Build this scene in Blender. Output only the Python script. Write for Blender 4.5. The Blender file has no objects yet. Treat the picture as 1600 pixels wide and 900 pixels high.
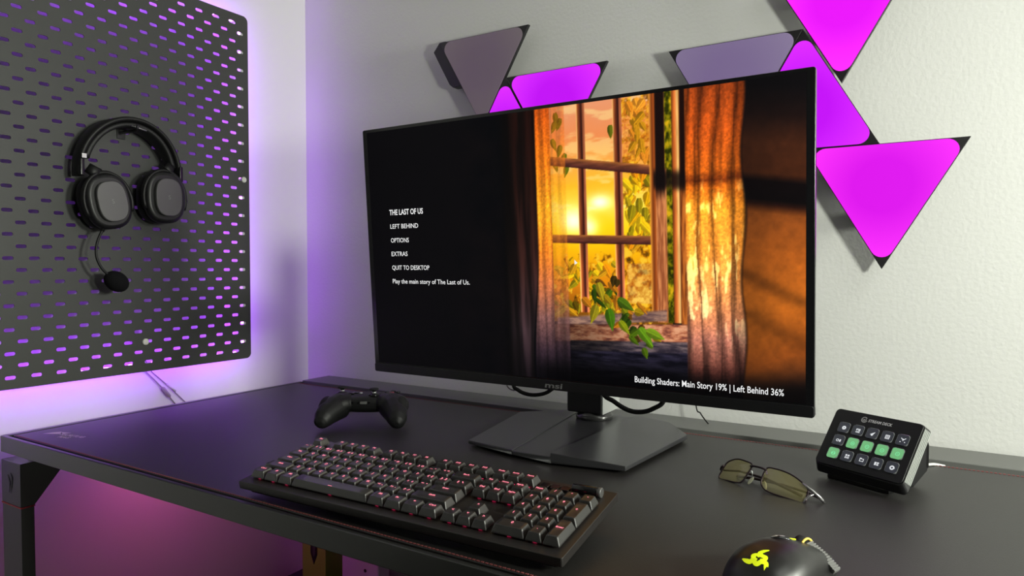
import bpy, bmesh, math, random
import numpy as np
from mathutils import Vector, Matrix, Euler
from mathutils.noise import noise as mnoise
random.seed(4)
SC = bpy.context.scene
COL = SC.collection
ZD = 0.735            # height of the desk surface; every coordinate below is measured from that surface
PI = math.pi

# ------------------------------------------------------------------ camera, world, lights, exposure
def make_camera():
    yaw, pitch, roll, fpx = 0.5472, 0.0304, 0.001, 1065.6
    cy, sy, cp, sp = math.cos(yaw), math.sin(yaw), math.cos(pitch), math.sin(pitch)
    f = Vector((-sy*cp, cy*cp, -sp)); r0 = Vector((cy, sy, 0)); u0 = r0.cross(f)
    r = r0*math.cos(roll)+u0*math.sin(roll); u = -r0*math.sin(roll)+u0*math.cos(roll)
    cam = bpy.data.cameras.new('camera'); o = bpy.data.objects.new('camera', cam); COL.objects.link(o)
    m = Matrix(((r.x, u.x, -f.x, 1.4107), (r.y, u.y, -f.y, -1.2677), (r.z, u.z, -f.z, 0.2837+ZD), (0, 0, 0, 1)))
    o.matrix_world = m
    cam.sensor_width = 36; cam.lens = fpx/1600*36; cam.clip_start = 0.02
    SC.camera = o
make_camera()

SC.view_settings.view_transform = 'Standard'
SC.view_settings.look = 'None'
SC.view_settings.gamma = 1
SC.view_settings.use_curve_mapping = False
SC.view_settings.exposure = 0.0
w = bpy.data.worlds.new('world'); SC.world = w; w.use_nodes = True
w.node_tree.nodes['Background'].inputs[0].default_value = (0.8, 0.85, 0.8, 1)
w.node_tree.nodes['Background'].inputs[1].default_value = 0.02
SC.cycles.use_denoising = True
SC.cycles.max_bounces = 8
SC.cycles.sample_clamp_indirect = 4.0

def area(name, loc, target, size, power, color, shape='DISK', size_y=None):
    l = bpy.data.lights.new(name, 'AREA'); l.shape = shape; l.size = size
    if size_y: l.size_y = size_y
    l.energy = power; l.color = color
    o = bpy.data.objects.new(name, l); COL.objects.link(o)
    o.location = (loc[0], loc[1], loc[2]+ZD)
    d = Vector(target)-Vector(loc)
    o.rotation_euler = d.to_track_quat('-Z', 'Y').to_euler()
    return o
WHITE = (0.97, 1.0, 0.875)
area('desk_lamp_light', (2.0, -0.80, 0.42), (0.9, 0, 0.35), 0.13, 7.8, WHITE)             # lamp standing right of the view
area('side_light', (2.95, -0.30, 0.62), (0.0, -0.25, 0.30), 0.30, 27.0, WHITE)      # unseen light inferred from the lit left wall; no window is built
area('overhead_fill', (2.2, -0.75, 1.55), (0.7, -0.55, 0.0), 0.7, 5.4, (0.98, 1.0, 0.92))  # unseen fill added overhead to lift the walls and the keycap sides
area('under_desk_light', (0.100, -0.42, -0.032), (0.13, -0.42, -0.5), 0.012, 0.80, (1.0, 0.13, 0.50), 'RECTANGLE', 0.46)

# ------------------------------------------------------------------ materials
def inp(b, *names):
    for n in names:
        if n in b.inputs: return b.inputs[n]
MATS = {}
def mat(name, col, rough=0.5, metal=0.0, spec=0.5, emit=None, es=0.0, coat=0.0, trans=0.0, alpha=1.0, bump=None, noise_col=None, sheen=0.0):
    if name in MATS: return MATS[name]
    m = bpy.data.materials.new(name); m.use_nodes = True
    nt = m.node_tree; b = nt.nodes['Principled BSDF']
    b.inputs['Base Color'].default_value = (*col, 1)
    b.inputs['Roughness'].default_value = rough
    b.inputs['Metallic'].default_value = metal
    inp(b, 'Specular IOR Level', 'Specular').default_value = spec
    if emit:
        inp(b, 'Emission Color', 'Emission').default_value = (*emit, 1)
        b.inputs['Emission Strength'].default_value = es
    if coat: inp(b, 'Coat Weight').default_value = coat
    if trans: inp(b, 'Transmission Weight').default_value = trans
    if alpha < 1: b.inputs['Alpha'].default_value = alpha
    if bump or noise_col:
        tc = nt.nodes.new('ShaderNodeTexCoord')
        nz = nt.nodes.new('ShaderNodeTexNoise')
        sc, st, dist = bump if bump else (40, 0, 0.001)
        nz.inputs['Scale'].default_value = sc; nz.inputs['Detail'].default_value = 4
        nt.links.new(tc.outputs['Object'], nz.inputs['Vector'])
        if bump:
            bp = nt.nodes.new('ShaderNodeBump'); bp.inputs['Strength'].default_value = st; bp.inputs['Distance'].default_value = dist
            nt.links.new(nz.outputs['Fac'], bp.inputs['Height']); nt.links.new(bp.outputs['Normal'], b.inputs['Normal'])
        if noise_col:
            nz2 = nt.nodes.new('ShaderNodeTexNoise'); nz2.inputs['Scale'].default_value = noise_col[1]; nz2.inputs['Detail'].default_value = 5
            nt.links.new(tc.outputs['Object'], nz2.inputs['Vector'])
            rp = nt.nodes.new('ShaderNodeValToRGB'); rp.color_ramp.elements[0].color = (*col, 1); rp.color_ramp.elements[1].color = (*noise_col[0], 1)
            rp.color_ramp.elements[0].position = 0.35; rp.color_ramp.elements[1].position = 0.65
            nt.links.new(nz2.outputs['Fac'], rp.inputs['Fac']); nt.links.new(rp.outputs['Color'], b.inputs['Base Color'])
    MATS[name] = m
    return m
def s2l(r, g, b):
    f = lambda c: (c/255/12.92) if c/255 <= 0.04045 else ((c/255+0.055)/1.055)**2.4
    return (f(r), f(g), f(b))

M_wall_back = mat('painted_plaster', (0.80, 0.80, 0.78), 0.75, bump=(150, 0.30, 0.0016))
M_wall_left = mat('smooth_painted_wall', (0.80, 0.80, 0.78), 0.6, bump=(60, 0.05, 0.002))
M_wall_far = mat('unlit_wall', (0.16, 0.16, 0.16), 0.8)  # shade of the unlit room behind the camera, put into the wall colour
M_floor = mat('dark_carpet', (0.05, 0.045, 0.045), 0.95, bump=(400, 0.6, 0.004))
M_ceiling = mat('unlit_ceiling', (0.35, 0.35, 0.34), 0.9)  # darkened like the far walls, to stand for an unlit room
M_steel = mat('black_powder_coated_steel', (0.024, 0.0245, 0.023), 0.30, metal=0.0, bump=(900, 0.08, 0.0004))
M_board = mat('black_pegboard_steel', (0.046, 0.048, 0.046), 0.50, bump=(1500, 0.06, 0.0003))
M_lid = mat('dark_grey_powder_steel', (0.14, 0.142, 0.135), 0.45)
M_mat = mat('black_leatherette', (0.015, 0.0138, 0.013), 0.43, spec=0.6, bump=(700, 0.22, 0.0006))
M_stitch = mat('red_stitching', (0.21, 0.05, 0.05), 0.7)
M_red = mat('red_ring', (0.35, 0.02, 0.02), 0.5)
M_black = mat('black_plastic', (0.006, 0.006, 0.007), 0.40)
M_blackmatte = mat('matte_black_plastic', (0.007, 0.007, 0.0075), 0.50, spec=0.4)
M_gloss = mat('gloss_black', (0.006, 0.006, 0.007), 0.18)
M_rubber = mat('black_rubber', (0.010, 0.010, 0.010), 0.75, spec=0.3)
M_foam = mat('black_foam', (0.010, 0.010, 0.011), 1.0, spec=0.1, bump=(900, 0.8, 0.002))
M_leather = mat('black_pad_leather', (0.008, 0.008, 0.009), 0.55, bump=(300, 0.2, 0.001))
M_gun = mat('gunmetal_grey', (0.12, 0.12, 0.12), 0.42, metal=0.5)
M_stand = mat('dark_stand_metal', (0.030, 0.030, 0.033), 0.30, spec=0.9)
M_silver = mat('brushed_silver', (0.55, 0.56, 0.55), 0.30, metal=0.8)
M_white = mat('white_plastic', (0.75, 0.75, 0.70), 0.5)
M_grey_cable = mat('grey_cable_sheath', (0.33, 0.30, 0.31), 0.6)
M_white_cable = mat('white_cable_sheath', (0.75, 0.75, 0.72), 0.5)
M_logo_grey = mat('grey_print', (0.20, 0.20, 0.20), 0.5)
M_logo_light = mat('light_print', (0.55, 0.54, 0.56), 0.5)
M_mat_logo = mat('pale_logo_print', (0.62, 0.50, 0.55), 0.4)
M_key = mat('keycap_plastic', (0.016, 0.0145, 0.0135), 0.40, spec=1.0)
M_kplate = mat('keyboard_aluminium_plate', (0.030, 0.027, 0.026), 0.36, metal=0.35)
M_switch = mat('clear_switch_housing', (0.35, 0.20, 0.24), 0.3)
M_legend = mat('pink_backlit_legend', (0.3, 0.05, 0.08), 0.5, emit=(1.0, 0.25, 0.33), es=1.3)
M_glow = mat('red_backlight', (0.3, 0.0, 0.05), 0.5, emit=(1.0, 0.02, 0.14), es=4.0)
M_led = mat('purple_led', (0.2, 0.1, 0.4), 0.5, emit=(0.36, 0.045, 1.0), es=88.0)
M_ledtape = mat('led_tape', (0.6, 0.6, 0.6), 0.6)
M_lit_side = mat('lit_case_side', (0.36, 0.38, 0.36), 0.45)  # lamplight on the black case side, put into the colour
M_yellow = mat('yellow_card', (0.22, 0.40, 0.03), 0.6)
M_lilac = mat('lilac_white_plastic', (0.55, 0.45, 0.65), 0.5)
M_razer = mat('yellow_green_print', s2l(222, 240, 20), 0.5, emit=s2l(222, 240, 20), es=0.35)
M_mouse = mat('mouse_shell', (0.008, 0.0075, 0.0075), 0.36)
M_mouse_side = mat('lit_side_grip', (0.26, 0.27, 0.26), 0.4)  # pale because the lamp's light on this side is in the colour
M_amber = mat('amber_wheel_ring', (0.8, 0.6, 0.1), 0.4, emit=(1.0, 0.72, 0.12), es=0.5)
M_gframe = mat('glasses_frame_metal', (0.035, 0.022, 0.028), 0.28, metal=0.6)
M_clearpad = mat('clear_silicone', (0.8, 0.8, 0.62), 0.15, trans=0.5)

def lens_mat():
    m = bpy.data.materials.new('yellow_tinted_lens'); m.use_nodes = True; nt = m.node_tree
    for n in list(nt.nodes): nt.nodes.remove(n)
    out = nt.nodes.new('ShaderNodeOutputMaterial'); mx = nt.nodes.new('ShaderNodeMixShader')
    t = nt.nodes.new('ShaderNodeBsdfTransparent'); t.inputs[0].default_value = (0.92, 0.83, 0.52, 1)
    g = nt.nodes.new('ShaderNodeBsdfGlossy'); g.inputs['Color'].default_value = (0.75, 0.8, 1.0, 1); g.inputs['Roughness'].default_value = 0.03
    lw = nt.nodes.new('ShaderNodeLayerWeight'); lw.inputs['Blend'].default_value = 0.35
    nt.links.new(lw.outputs['Fresnel'], mx.inputs[0]); nt.links.new(t.outputs[0], mx.inputs[1]); nt.links.new(g.outputs[0], mx.inputs[2])
    df = nt.nodes.new('ShaderNodeBsdfDiffuse'); df.inputs[0].default_value = (0.62, 0.56, 0.24, 1); m2 = nt.nodes.new('ShaderNodeMixShader'); m2.inputs[0].default_value = 0.16
    nt.links.new(mx.outputs[0], m2.inputs[1]); nt.links.new(df.outputs[0], m2.inputs[2]); nt.links.new(m2.outputs[0], out.inputs[0]); return m
M_lens = lens_mat()

# ------------------------------------------------------------------ mesh helpers
class B:
    def __init__(s): s.v = []; s.f = []; s.sm = []
    def add(s, vs, fs, M=None, smooth=False):
        n = len(s.v)
        s.v += [tuple(M @ Vector(v)) if M is not None else tuple(v) for v in vs]
        s.f += [tuple(i+n for i in f) for f in fs]; s.sm += [smooth]*len(fs)
        return s
    def box(s, lo, hi, M=None):
        x0, y0, z0 = lo; x1, y1, z1 = hi
        vs = [(x0, y0, z0), (x1, y0, z0), (x1, y1, z0), (x0, y1, z0), (x0, y0, z1), (x1, y0, z1), (x1, y1, z1), (x0, y1, z1)]
        return s.add(vs, [(0, 3, 2, 1), (4, 5, 6, 7), (0, 1, 5, 4), (1, 2, 6, 5), (2, 3, 7, 6), (3, 0, 4, 7)], M)
    def prism(s, poly, z0, z1, M=None, top=None):
        """poly counter-clockwise in xy, extruded z0..z1"""
        n = len(poly); top = top or poly
        vs = [(x, y, z0) for x, y in poly]+[(x, y, z1) for x, y in top]
        fs = [tuple(range(n-1, -1, -1)), tuple(range(n, 2*n))]+[(i, (i+1) % n, n+(i+1) % n, n+i) for i in range(n)]
        return s.add(vs, fs, M)
    def loft(s, rings, M=None, caps=True, smooth=True, closed=True):
        n = len(rings[0]); vs = [p for r in rings for p in r]; fs = []
        for k in range(len(rings)-1):
            for i in range(n if closed else n-1):
                j = (i+1) % n
                fs.append((k*n+i, k*n+j, (k+1)*n+j, (k+1)*n+i))
        s.add(vs, fs, M, smooth)
        if caps:
            s.add(rings[0], [tuple(range(n-1, -1, -1))], M); s.add(rings[-1], [tuple(range(n))], M)
        return s
    def tube(s, pts, r, n=10, M=None, squash=None, caps=True):
        pts = [Vector(p) for p in pts]; rings = []
        up = Vector((0, 0, 1)); prev = None
        for i, p in enumerate(pts):
            t = (pts[min(i+1, len(pts)-1)]-pts[max(i-1, 0)]).normalized()
            if prev is None:
                a = up if abs(t.z) < 0.9 else Vector((1, 0, 0)); u = t.cross(a).normalized()
            else:
                u = (prev-t*prev.dot(t)).normalized()
            prev = u; v = t.cross(u); rr = r[i] if isinstance(r, (list, tuple)) else r
            rings.append([tuple(p+u*math.cos(2*PI*k/n)*rr+v*math.sin(2*PI*k/n)*rr*(squash or 1)) for k in range(n)])
        return s.loft(rings, M, caps)
    def lathe(s, prof, n=32, M=None):
        return s.loft([[(r*math.cos(2*PI*k/n), r*math.sin(2*PI*k/n), z) for k in range(n)] for r, z in prof], M)
    def build(s, name, m, parent=None, bevel=0, seg=2, local=False, smooth_angle=None):
        me = bpy.data.meshes.new(name)
        me.from_pydata(s.v, [], s.f)
        me.polygons.foreach_set('use_smooth', s.sm)
        if parent is not None and not local:
            me.transform(PM[parent.name].inverted())
        me.materials.append(m)
        bm = bmesh.new(); bm.from_mesh(me); bmesh.ops.remove_doubles(bm, verts=bm.verts, dist=1e-6); bmesh.ops.recalc_face_normals(bm, faces=bm.faces); bm.to_mesh(me); bm.free()
        o = bpy.data.objects.new(name, me); COL.objects.link(o)
        if parent is not None:
            o.parent = parent; PM[o.name] = PM[parent.name]
        else:
            o.location = (0, 0, ZD); PM[o.name] = Matrix.Identity(4)
        if bevel:
            bv = o.modifiers.new('bevel', 'BEVEL'); bv.width = bevel; bv.segments = seg; bv.limit_method = 'ANGLE'; bv.angle_limit = math.radians(40)
            for p in me.polygons: p.use_smooth = True
            wn = o.modifiers.new('wn', 'WEIGHTED_NORMAL'); wn.keep_sharp = True
        return o
PM = {}
def tag(o, label, cat, group=None, kind=None):
    o['label'] = label; o['category'] = cat
    if group: o['group'] = group
    if kind: o['kind'] = kind
    return o
def thing(name, label, cat, loc=(0, 0, 0), rz=0, group=None):
    o = bpy.data.objects.new(name, None); COL.objects.link(o); o.empty_display_size = 0.03
    o.location = (loc[0], loc[1], loc[2]+ZD); o.rotation_euler = (0, 0, rz)
    PM[o.name] = Matrix.Translation(Vector(loc)) @ Matrix.Rotation(rz, 4, 'Z')
    return tag(o, label, cat, group)
def rrect(x0, y0, x1, y1, r, n=5):
    pts = []
    for cx, cy, a0 in ((x1-r, y0+r, -PI/2), (x1-r, y1-r, 0), (x0+r, y1-r, PI/2), (x0+r, y0+r, PI)):
        for k in range(n+1):
            a = a0+PI/2*k/n; pts.append((cx+r*math.cos(a), cy+r*math.sin(a)))
    return pts
def supell(a, b, p, n=40):
    out = []
    for k in range(n):
        t = 2*PI*k/n; c, s_ = math.cos(t), math.sin(t)
        out.append((a*math.copysign(abs(c)**(2/p), c), b*math.copysign(abs(s_)**(2/p), s_)))
    return out
def frame_matrix(origin, X, Y):
    X = Vector(X).normalized(); Y = Vector(Y); Y = (Y-X*Y.dot(X)).normalized(); Z = X.cross(Y)
    return Matrix(((X.x, Y.x, Z.x, origin[0]), (X.y, Y.y, Z.y, origin[1]), (X.z, Y.z, Z.z, origin[2]), (0, 0, 0, 1)))
def text_mesh(s, bold=0.0, extrude=0.0):
    """returns verts, faces of a text scaled to cap height 1 at baseline 0 starting x=0, plus width"""
    cu = bpy.data.curves.new('t', 'FONT'); cu.body = s; cu.size = 1; cu.offset = bold; cu.extrude = extrude; cu.resolution_u = 3
    o = bpy.data.objects.new('t', cu); COL.objects.link(o)
    dg = bpy.context.evaluated_depsgraph_get(); me = bpy.data.meshes.new_from_object(o.evaluated_get(dg))
    vs = [tuple(v.co) for v in me.vertices]; fs = [tuple(p.vertices) for p in me.polygons]
    bpy.data.objects.remove(o); bpy.data.curves.remove(cu); bpy.data.meshes.remove(me)
    return vs, fs
TXT = {}
def put_text(b, s, x, y, M, width=None, height=None, center=False, bold=0.0, zoff=0.0, shear=0.0):
    key = (s, bold)
    if key not in TXT: TXT[key] = text_mesh(s, bold)
    vs, fs = TXT[key]
    x0 = min(v[0] for v in vs); x1 = max(v[0] for v in vs)
    capH = 0.69
    sy = (height or 1)/capH; sx = (width/(x1-x0)) if width else sy
    W = (x1-x0)*sx
    ox = x-(W/2 if center else 0)
    b.add([(ox+(v[0]-x0)*sx+shear*v[1]*sy, y+v[1]*sy, zoff) for v in vs], fs, M)
    return W

# ------------------------------------------------------------------ the room
def struct(name, b, m, **k):
    o = b.build(name, m, **k); o['kind'] = 'structure'; o['label'] = k.get('label', name.replace('_', ' ')); return o
RX, RY, RZ0, RZ1 = 3.1, -3.0, -ZD, 1.70
struct('wall_back', B().box((-0.1, 0, RZ0), (RX+0.1, 0.1, RZ1)), M_wall_back)
struct('wall_left', B().box((-0.1, RY, RZ0), (0, 0, RZ1)), M_wall_left)
struct('wall_right', B().box((RX, RY, RZ0), (RX+0.1, 0, RZ1)), M_wall_far)
struct('wall_front', B().box((-0.1, RY-0.1, RZ0), (RX+0.1, RY, RZ1)), M_wall_far)
struct('floor', B().box((-0.1, RY-0.1, RZ0-0.1), (RX+0.1, 0.1, RZ0)), M_floor)
struct('ceiling', B().box((-0.1, RY-0.1, RZ1), (RX+0.1, 0.1, RZ1+0.1)), M_ceiling)

# ------------------------------------------------------------------ desk
def build_desk():
    t = thing('desk', 'long black metal desk with thin frame, chamfered legs and rear lid strip', 'desk', (0.85, -0.37, -ZD))
    X0, X1, Y0, Y1 = 0.084, 1.86, -0.743, -0.010
    # rim: tray with a raised lip around the mat
    b = B()
    b.box((X0, Y0, -0.027), (X1, Y0+0.006, 0))                    # front lip
    b.box((X0, Y0+0.006, -0.027), (X0+0.011, -0.100, 0))          # left lip
    b.box((X1-0.011, Y0+0.006, -0.027), (X1, -0.100, 0))
    b.box((X0+0.011, Y0+0.006, -0.022), (X1-0.011, -0.010, -0.0065))
    b.build('tabletop', M_steel, t, bevel=0.0012)
    b = B(); b.box((X0+0.004, -0.098, -0.030), (X1, Y1, 0.0025))
    b.build('rear_lid', M_lid, t, bevel=0.0012)
    # left leg: post, chamfered gusset
    def leg(x0, x1, yf, sgn):
        lg = B()
        prof = [(yf, -0.118), (yf+0.021, -0.118), (yf+0.066, -0.064), (yf+0.100, -0.027), (yf+0.100, -0.027), (yf+0.012, -0.027), (yf+0.012, -0.045), (yf, -0.045)]
        prof = [(yf, -0.118), (yf+0.021, -0.118), (yf+0.064, -0.066), (yf+0.103, -0.027), (yf+0.040, -0.027), (yf+0.040, -0.045), (yf, -0.045)]
        M = Matrix(((0, 0, 1, 0), (1, 0, 0, 0), (0, 1, 0, 0), (0, 0, 0, 1)))
        lg.prism(prof, x0, x1, M)
        o = lg.build('leg', M_steel, t, bevel=0.0012)
        p = B(); p.box((x0+0.0006, yf+0.0006, -ZD+0.03), (x1-0.0006, yf+0.0204, -0.120)); p.build('leg_post', M_steel, o, bevel=0.001)
        r = B(); r.box((x0-0.0003, yf-0.0003, -0.120), (x1+0.0003, yf+0.0213, -0.118)); r.build('accent_ring', M_red, o)
        fb = B(); fb.box((x0, yf-0.02, -ZD), (x1, -0.33, -ZD+0.03)); fb.build('foot', M_steel, o, bevel=0.003)
    leg(0.061, 0.129, -0.7335, 1)
    leg(1.80, 1.86, -0.7335, 1)
    # crossbeam under the top
    B().box((0.13, -0.14, -0.075), (1.80, -0.10, -0.022)).build('crossbeam', M_steel, t, bevel=0.001)
    # emblem on the leg bracket
    e = B()
    M = frame_matrix((0.086, -0.7338, -0.098), (1, 0, 0), (0, 0, 1))
    e.prism([(0.004, 0.0), (0.008, 0.018), (0.000, 0.030), (0.005, 0.012)], 0.0001, 0.0006, M)
    e.prism([(0.010, 0.0), (0.016, 0.026), (0.010, 0.034), (0.012, 0.020)], 0.0001, 0.0006, M)
    e.build('leg_emblem', M_black, t)
    return t
build_desk()

def build_mat():
    t = thing('desk_mat', 'black leatherette desk mat covering the whole desk top, red stitched edge', 'desk mat', (0.85, -0.42, -0.004))
    x0, x1, y0, y1 = 0.100, 1.847, -0.7315, -0.119
    B().prism(rrect(x0, y0, x1, y1, 0.004, 3), -0.0064, 0.0, None).build('mat', M_mat, t, bevel=0.0012)
    b = B()
    n = 350
    for i in range(n):   # red stitches along rear edge
        xa = x0+0.006+(x1-x0-0.012)*i/n
        b.box((xa, y1-0.0055, 0.0), (xa+(x1-x0)/n*0.62, y1-0.0020, 0.0006))
    o = b.build('stitching', M_stitch, t); o['label'] = 'red stitching along the rear edge'; b = B()
    for i in range(n):
        xa = x0+0.006+(x1-x0-0.012)*i/n
        b.box((xa, y0+0.0012, 0.0), (xa+(x1-x0)/n*0.62, y0+0.0034, 0.0006))
    o = b.build('stitching', M_stitch, t); o['label'] = 'red stitching along the front edge'
    # printed pale logo in the front-left corner: winged arrow and two lines of letters
    b = B()
    M = frame_matrix((0.130, -0.694, 0.00025), (0.985, 0.17, 0), (-0.17, 0.985, 0))
    b.add([(0, -0.006, 0), (0.030, 0.004, 0), (0.016, 0.016, 0), (0.008, 0.008, 0)], [(0, 1, 2, 3)], M)
    b.add([(0.019, 0.014, 0), (0.032, 0.006, 0), (0.040, 0.016, 0)], [(0, 1, 2)], M)
    put_text(b, 'SECRETLAB', 0.034, -0.001, M, width=0.055, height=0.0085, bold=0.02)
    put_text(b, 'MAG', 0.046, -0.013, M, width=0.024, height=0.008, bold=0.02)
    o = b.build('printed_logo', M_mat_logo, t); o['label'] = 'pale printed arrow logo'
build_mat()

# ------------------------------------------------------------------ pegboard with slots
def build_board():
    t = thing('pegboard', 'large black slotted steel pegboard on the left wall, lit purple from behind', 'pegboard', (0.05, -0.60, 0.07))
    xf, th = 0.0500, 0.0016
    pitch, dz = 0.0412, 0.02087
    zb, zt = 0.0700, 0.8630
    yr, yl = -0.2180, -0.985
    hw, hr = 0.0087, 0.0033
    rows = 37; ncol = 18
    b = B()
    # stadium outline
    hole = []
    for k in range(7): a = -PI/2+PI*k/6; hole.append((hw-hr+hr*math.cos(a), hr*math.sin(a)))
    for k in range(7): a = PI/2+PI*k/6; hole.append((-hw+hr+hr*math.cos(a), hr*math.sin(a)))
    cw, ch = pitch/2, dz/2
    def outer(px, py):
        s = min(cw/abs(px) if px else 9e9, ch/abs(py) if py else 9e9); return (px*s, py*s)
    out = [None]*14
    for i, (px, py) in enumerate(hole):
        out[i] = (math.copysign(cw, px) if i in (0, 6, 7, 13) or abs(py) < 0.999*hr else px, 0)
    # explicit outer points matching the 14 hole points
    ys = [-ch, -ch, -ch*0.5, 0, ch*0.5, ch, ch]; xs = [cw*0.35, cw, cw, cw, cw, cw, cw*0.35]
    out = [(xs[i], ys[i]) for i in range(7)]+[(-xs[6-i], ys[6-i]) for i in range(7)]
    out = [(cw*0.35, -ch), (cw, -ch), (cw, -ch*0.4), (cw, 0), (cw, ch*0.4), (cw, ch), (cw*0.35, ch),
           (-cw*0.35, ch), (-cw, ch), (-cw, ch*0.4), (-cw, 0), (-cw, -ch*0.4), (-cw, -ch), (-cw*0.35, -ch)]
    N = 14
    def P(y, z, x): return (x, y, z)
    def quad(y0, z0, y1, z1):
        for x in (xf, xf-th): b.add([P(y0, z0, x), P(y1, z0, x), P(y1, z1, x), P(y0, z1, x)], [(0, 1, 2, 3)])
    z_first = 0.0900
    yE = yr-0.0215+0.0  # right limit of cells in even rows
    for r in range(rows):
        z = z_first+r*dz
        ystart = -0.2592 if r % 2 == 0 else -0.2386
        nc = ncol if r % 2 == 0 else ncol
        for c in range(nc):
            y = ystart-c*pitch
            vs = []
            for x in (xf, xf-th):
                vs += [P(y+px, z+pz, x) for px, pz in hole]+[P(y+px, z+pz, x) for px, pz in out]
            fs = []
            for i in range(N):
                j = (i+1) % N
                fs.append((i, j, N+j, N+i)); fs.append((2*N+i, 2*N+j, 3*N+j, 3*N+i)); fs.append((i, j, 2*N+j, 2*N+i))
            b.add(vs, fs)
        yc = ystart+cw; ylast = ystart-(nc-1)*pitch-cw
        if r % 2 == 0: quad(yc, z-ch, -0.2180, z+ch)
        else: 
            quad(yc, z-ch, -0.2180, z+ch)
        quad(yl, z-ch, ylast, z+ch)
    z0 = z_first-ch; z1 = z_first+(rows-1)*dz+ch
    rad = 0.012
    # bottom and top borders with rounded right corners
    arc = [(yr-rad+rad*math.sin(a), zb+rad-rad*math.cos(a)) for a in [PI/2*k/6 for k in range(7)]]
    poly = [(yl, zb)]+arc+[(yr, z0) if z0 > zb+rad else (yr, z0), (yl, z0)]
    arcs = [p for p in arc if p[1] <= z0-1e-5]
    poly = [(yl, zb)]+arcs+[(yr, z0), (yl, z0)]
    for x in (xf, xf-th): b.add([P(y, z, x) for y, z in poly], [tuple(range(len(poly)))])
    arct = [(y, zt+zb-z) for y, z in arcs]
    poly2 = [(yl, zt)]+arct+[(yr, z1), (yl, z1)]
    for x in (xf, xf-th): b.add([P(y, z, x) for y, z in poly2], [tuple(range(len(poly2)))])
    # rim wall around the outline
    ol = [(yl, zb)]+arcs+[(yr, z0), (yr, z1)]+arct[::-1]+[(yl, zt)]
    for i in range(len(ol)):
        a, c = ol[i], ol[(i+1) % len(ol)]
        b.add([P(*a, xf), P(*c, xf), P(*c, xf-0.0025), P(*a, xf-0.0025)], [(0, 1, 2, 3)])
    b.build('panel', M_board, t)
    for (y, z) in ((-0.2335, 0.4860), (-0.4720, 0.1310), (-0.965, 0.486), (-0.4400, 0.8365)):
        M = frame_matrix((xf, y, z), (0, 1, 0), (0, 0, 1))
        k = B().lathe([(0.0001, 0.0034), (0.0052, 0.0034), (0.0066, 0.0022), (0.0066, 0.0)][::-1], 24, M).build('mounting_knob', M_white, t); k['label'] = 'round white mounting knob'
        B().lathe([(0.005, -0.0485), (0.005, -0.0016)], 16, M).build('spacer', M_white, t)
    return t
BOARD = build_board()

def build_led(t):
    x = 0.0470
    yR, yL, zB, zT = -0.2320, -0.955, 0.0830, 0.8500
    tape = B(); cm = B(); cm.box((-0.0090, -0.0035, -0.0035), (-0.0002, 0.0035, 0.0035)); dm = bpy.data.meshes.new('diode'); dm.from_pydata(cm.v, [], cm.f); dm.materials.append(M_led)
    spots = []
    def diode(y, z):
        spots.append((y, z))
    for (a, c) in (((yR, zB), (yR, zT)), ((yR, zT), (yL, zT)), ((yL, zB), (yR, zB))):
        dy, dz = c[0]-a[0], c[1]-a[1]; L = math.hypot(dy, dz)
        w = 0.004
        if dy == 0: tape.box((x, a[0]-w, min(a[1], c[1])-w), (x+0.001, a[0]+w, max(a[1], c[1])+w))
        else: tape.box((x, min(a[0], c[0]), a[1]-w), (x+0.001, max(a[0], c[0])-0.005, a[1]+w))
        n = int(L/0.047)
        for i in range(n):
            s = (i+0.5)/n; y, z = a[0]+dy*s, a[1]+dz*s
            diode(y, z)
    tp = tape.build('light_strip', M_ledtape, t)
    for (y, z) in spots:
        o = bpy.data.objects.new('diode', dm); COL.objects.link(o); o.parent = tp; o.location = Vector((x, y, z))-Vector((0.05, -0.60, 0.07))
build_led(BOARD)

# ------------------------------------------------------------------ triangular light panels
M_pbase = mat('panel_black_base', (0.012, 0.011, 0.013), 0.4)
def pm(nm, col, s=1.0, base=(0.4, 0.35, 0.42)):
    # diffuser that glows a touch brighter and pinker at its corners, as lamps with corner light sources do
    m = bpy.data.materials.new(nm); m.use_nodes = True; nt = m.node_tree; b = nt.nodes['Principled BSDF']
    b.inputs['Base Color'].default_value = (*base, 1); b.inputs['Roughness'].default_value = 0.45
    inp(b, 'Specular IOR Level', 'Specular').default_value = 0.12
    tc = nt.nodes.new('ShaderNodeTexCoord'); ln = nt.nodes.new('ShaderNodeVectorMath'); ln.operation = 'LENGTH'
    mr = nt.nodes.new('ShaderNodeMapRange'); mr.inputs[1].default_value = 0.055; mr.inputs[2].default_value = 0.118
    mix = nt.nodes.new('ShaderNodeMix'); mix.data_type = 'RGBA'
    mix.inputs[6].default_value = (*col, 1); mix.inputs[7].default_value = (min(1.2, col[0]*1.35+0.02), col[1]*2+0.015, min(1.3, col[2]*1.15+0.01), 1)
    nt.links.new(tc.outputs['Object'], ln.inputs[0]); nt.links.new(ln.outputs['Value'], mr.inputs[0]); nt.links.new(mr.outputs[0], mix.inputs[0])
    nt.links.new(mix.outputs[2], inp(b, 'Emission Color', 'Emission')); b.inputs['Emission Strength'].default_value = s
    return m
P_mag = pm('magenta_glow', s2l(221, 22, 238), 0.97, (0.05, 0.0, 0.05))
P_mag2 = pm('bright_magenta_glow', s2l(232, 22, 248), 1.0, (0.05, 0.0, 0.05))
P_vio = pm('violet_glow', s2l(196, 18, 248), 0.97, (0.04, 0.0, 0.05))
P_dim = pm('dim_violet_glow', s2l(92, 62, 128), 0.6, (0.20, 0.17, 0.24))
P_off = pm('dim_grey_mauve', s2l(70, 48, 72), 0.5, (0.21, 0.18, 0.21))
S3 = math.sqrt(3)
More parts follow.
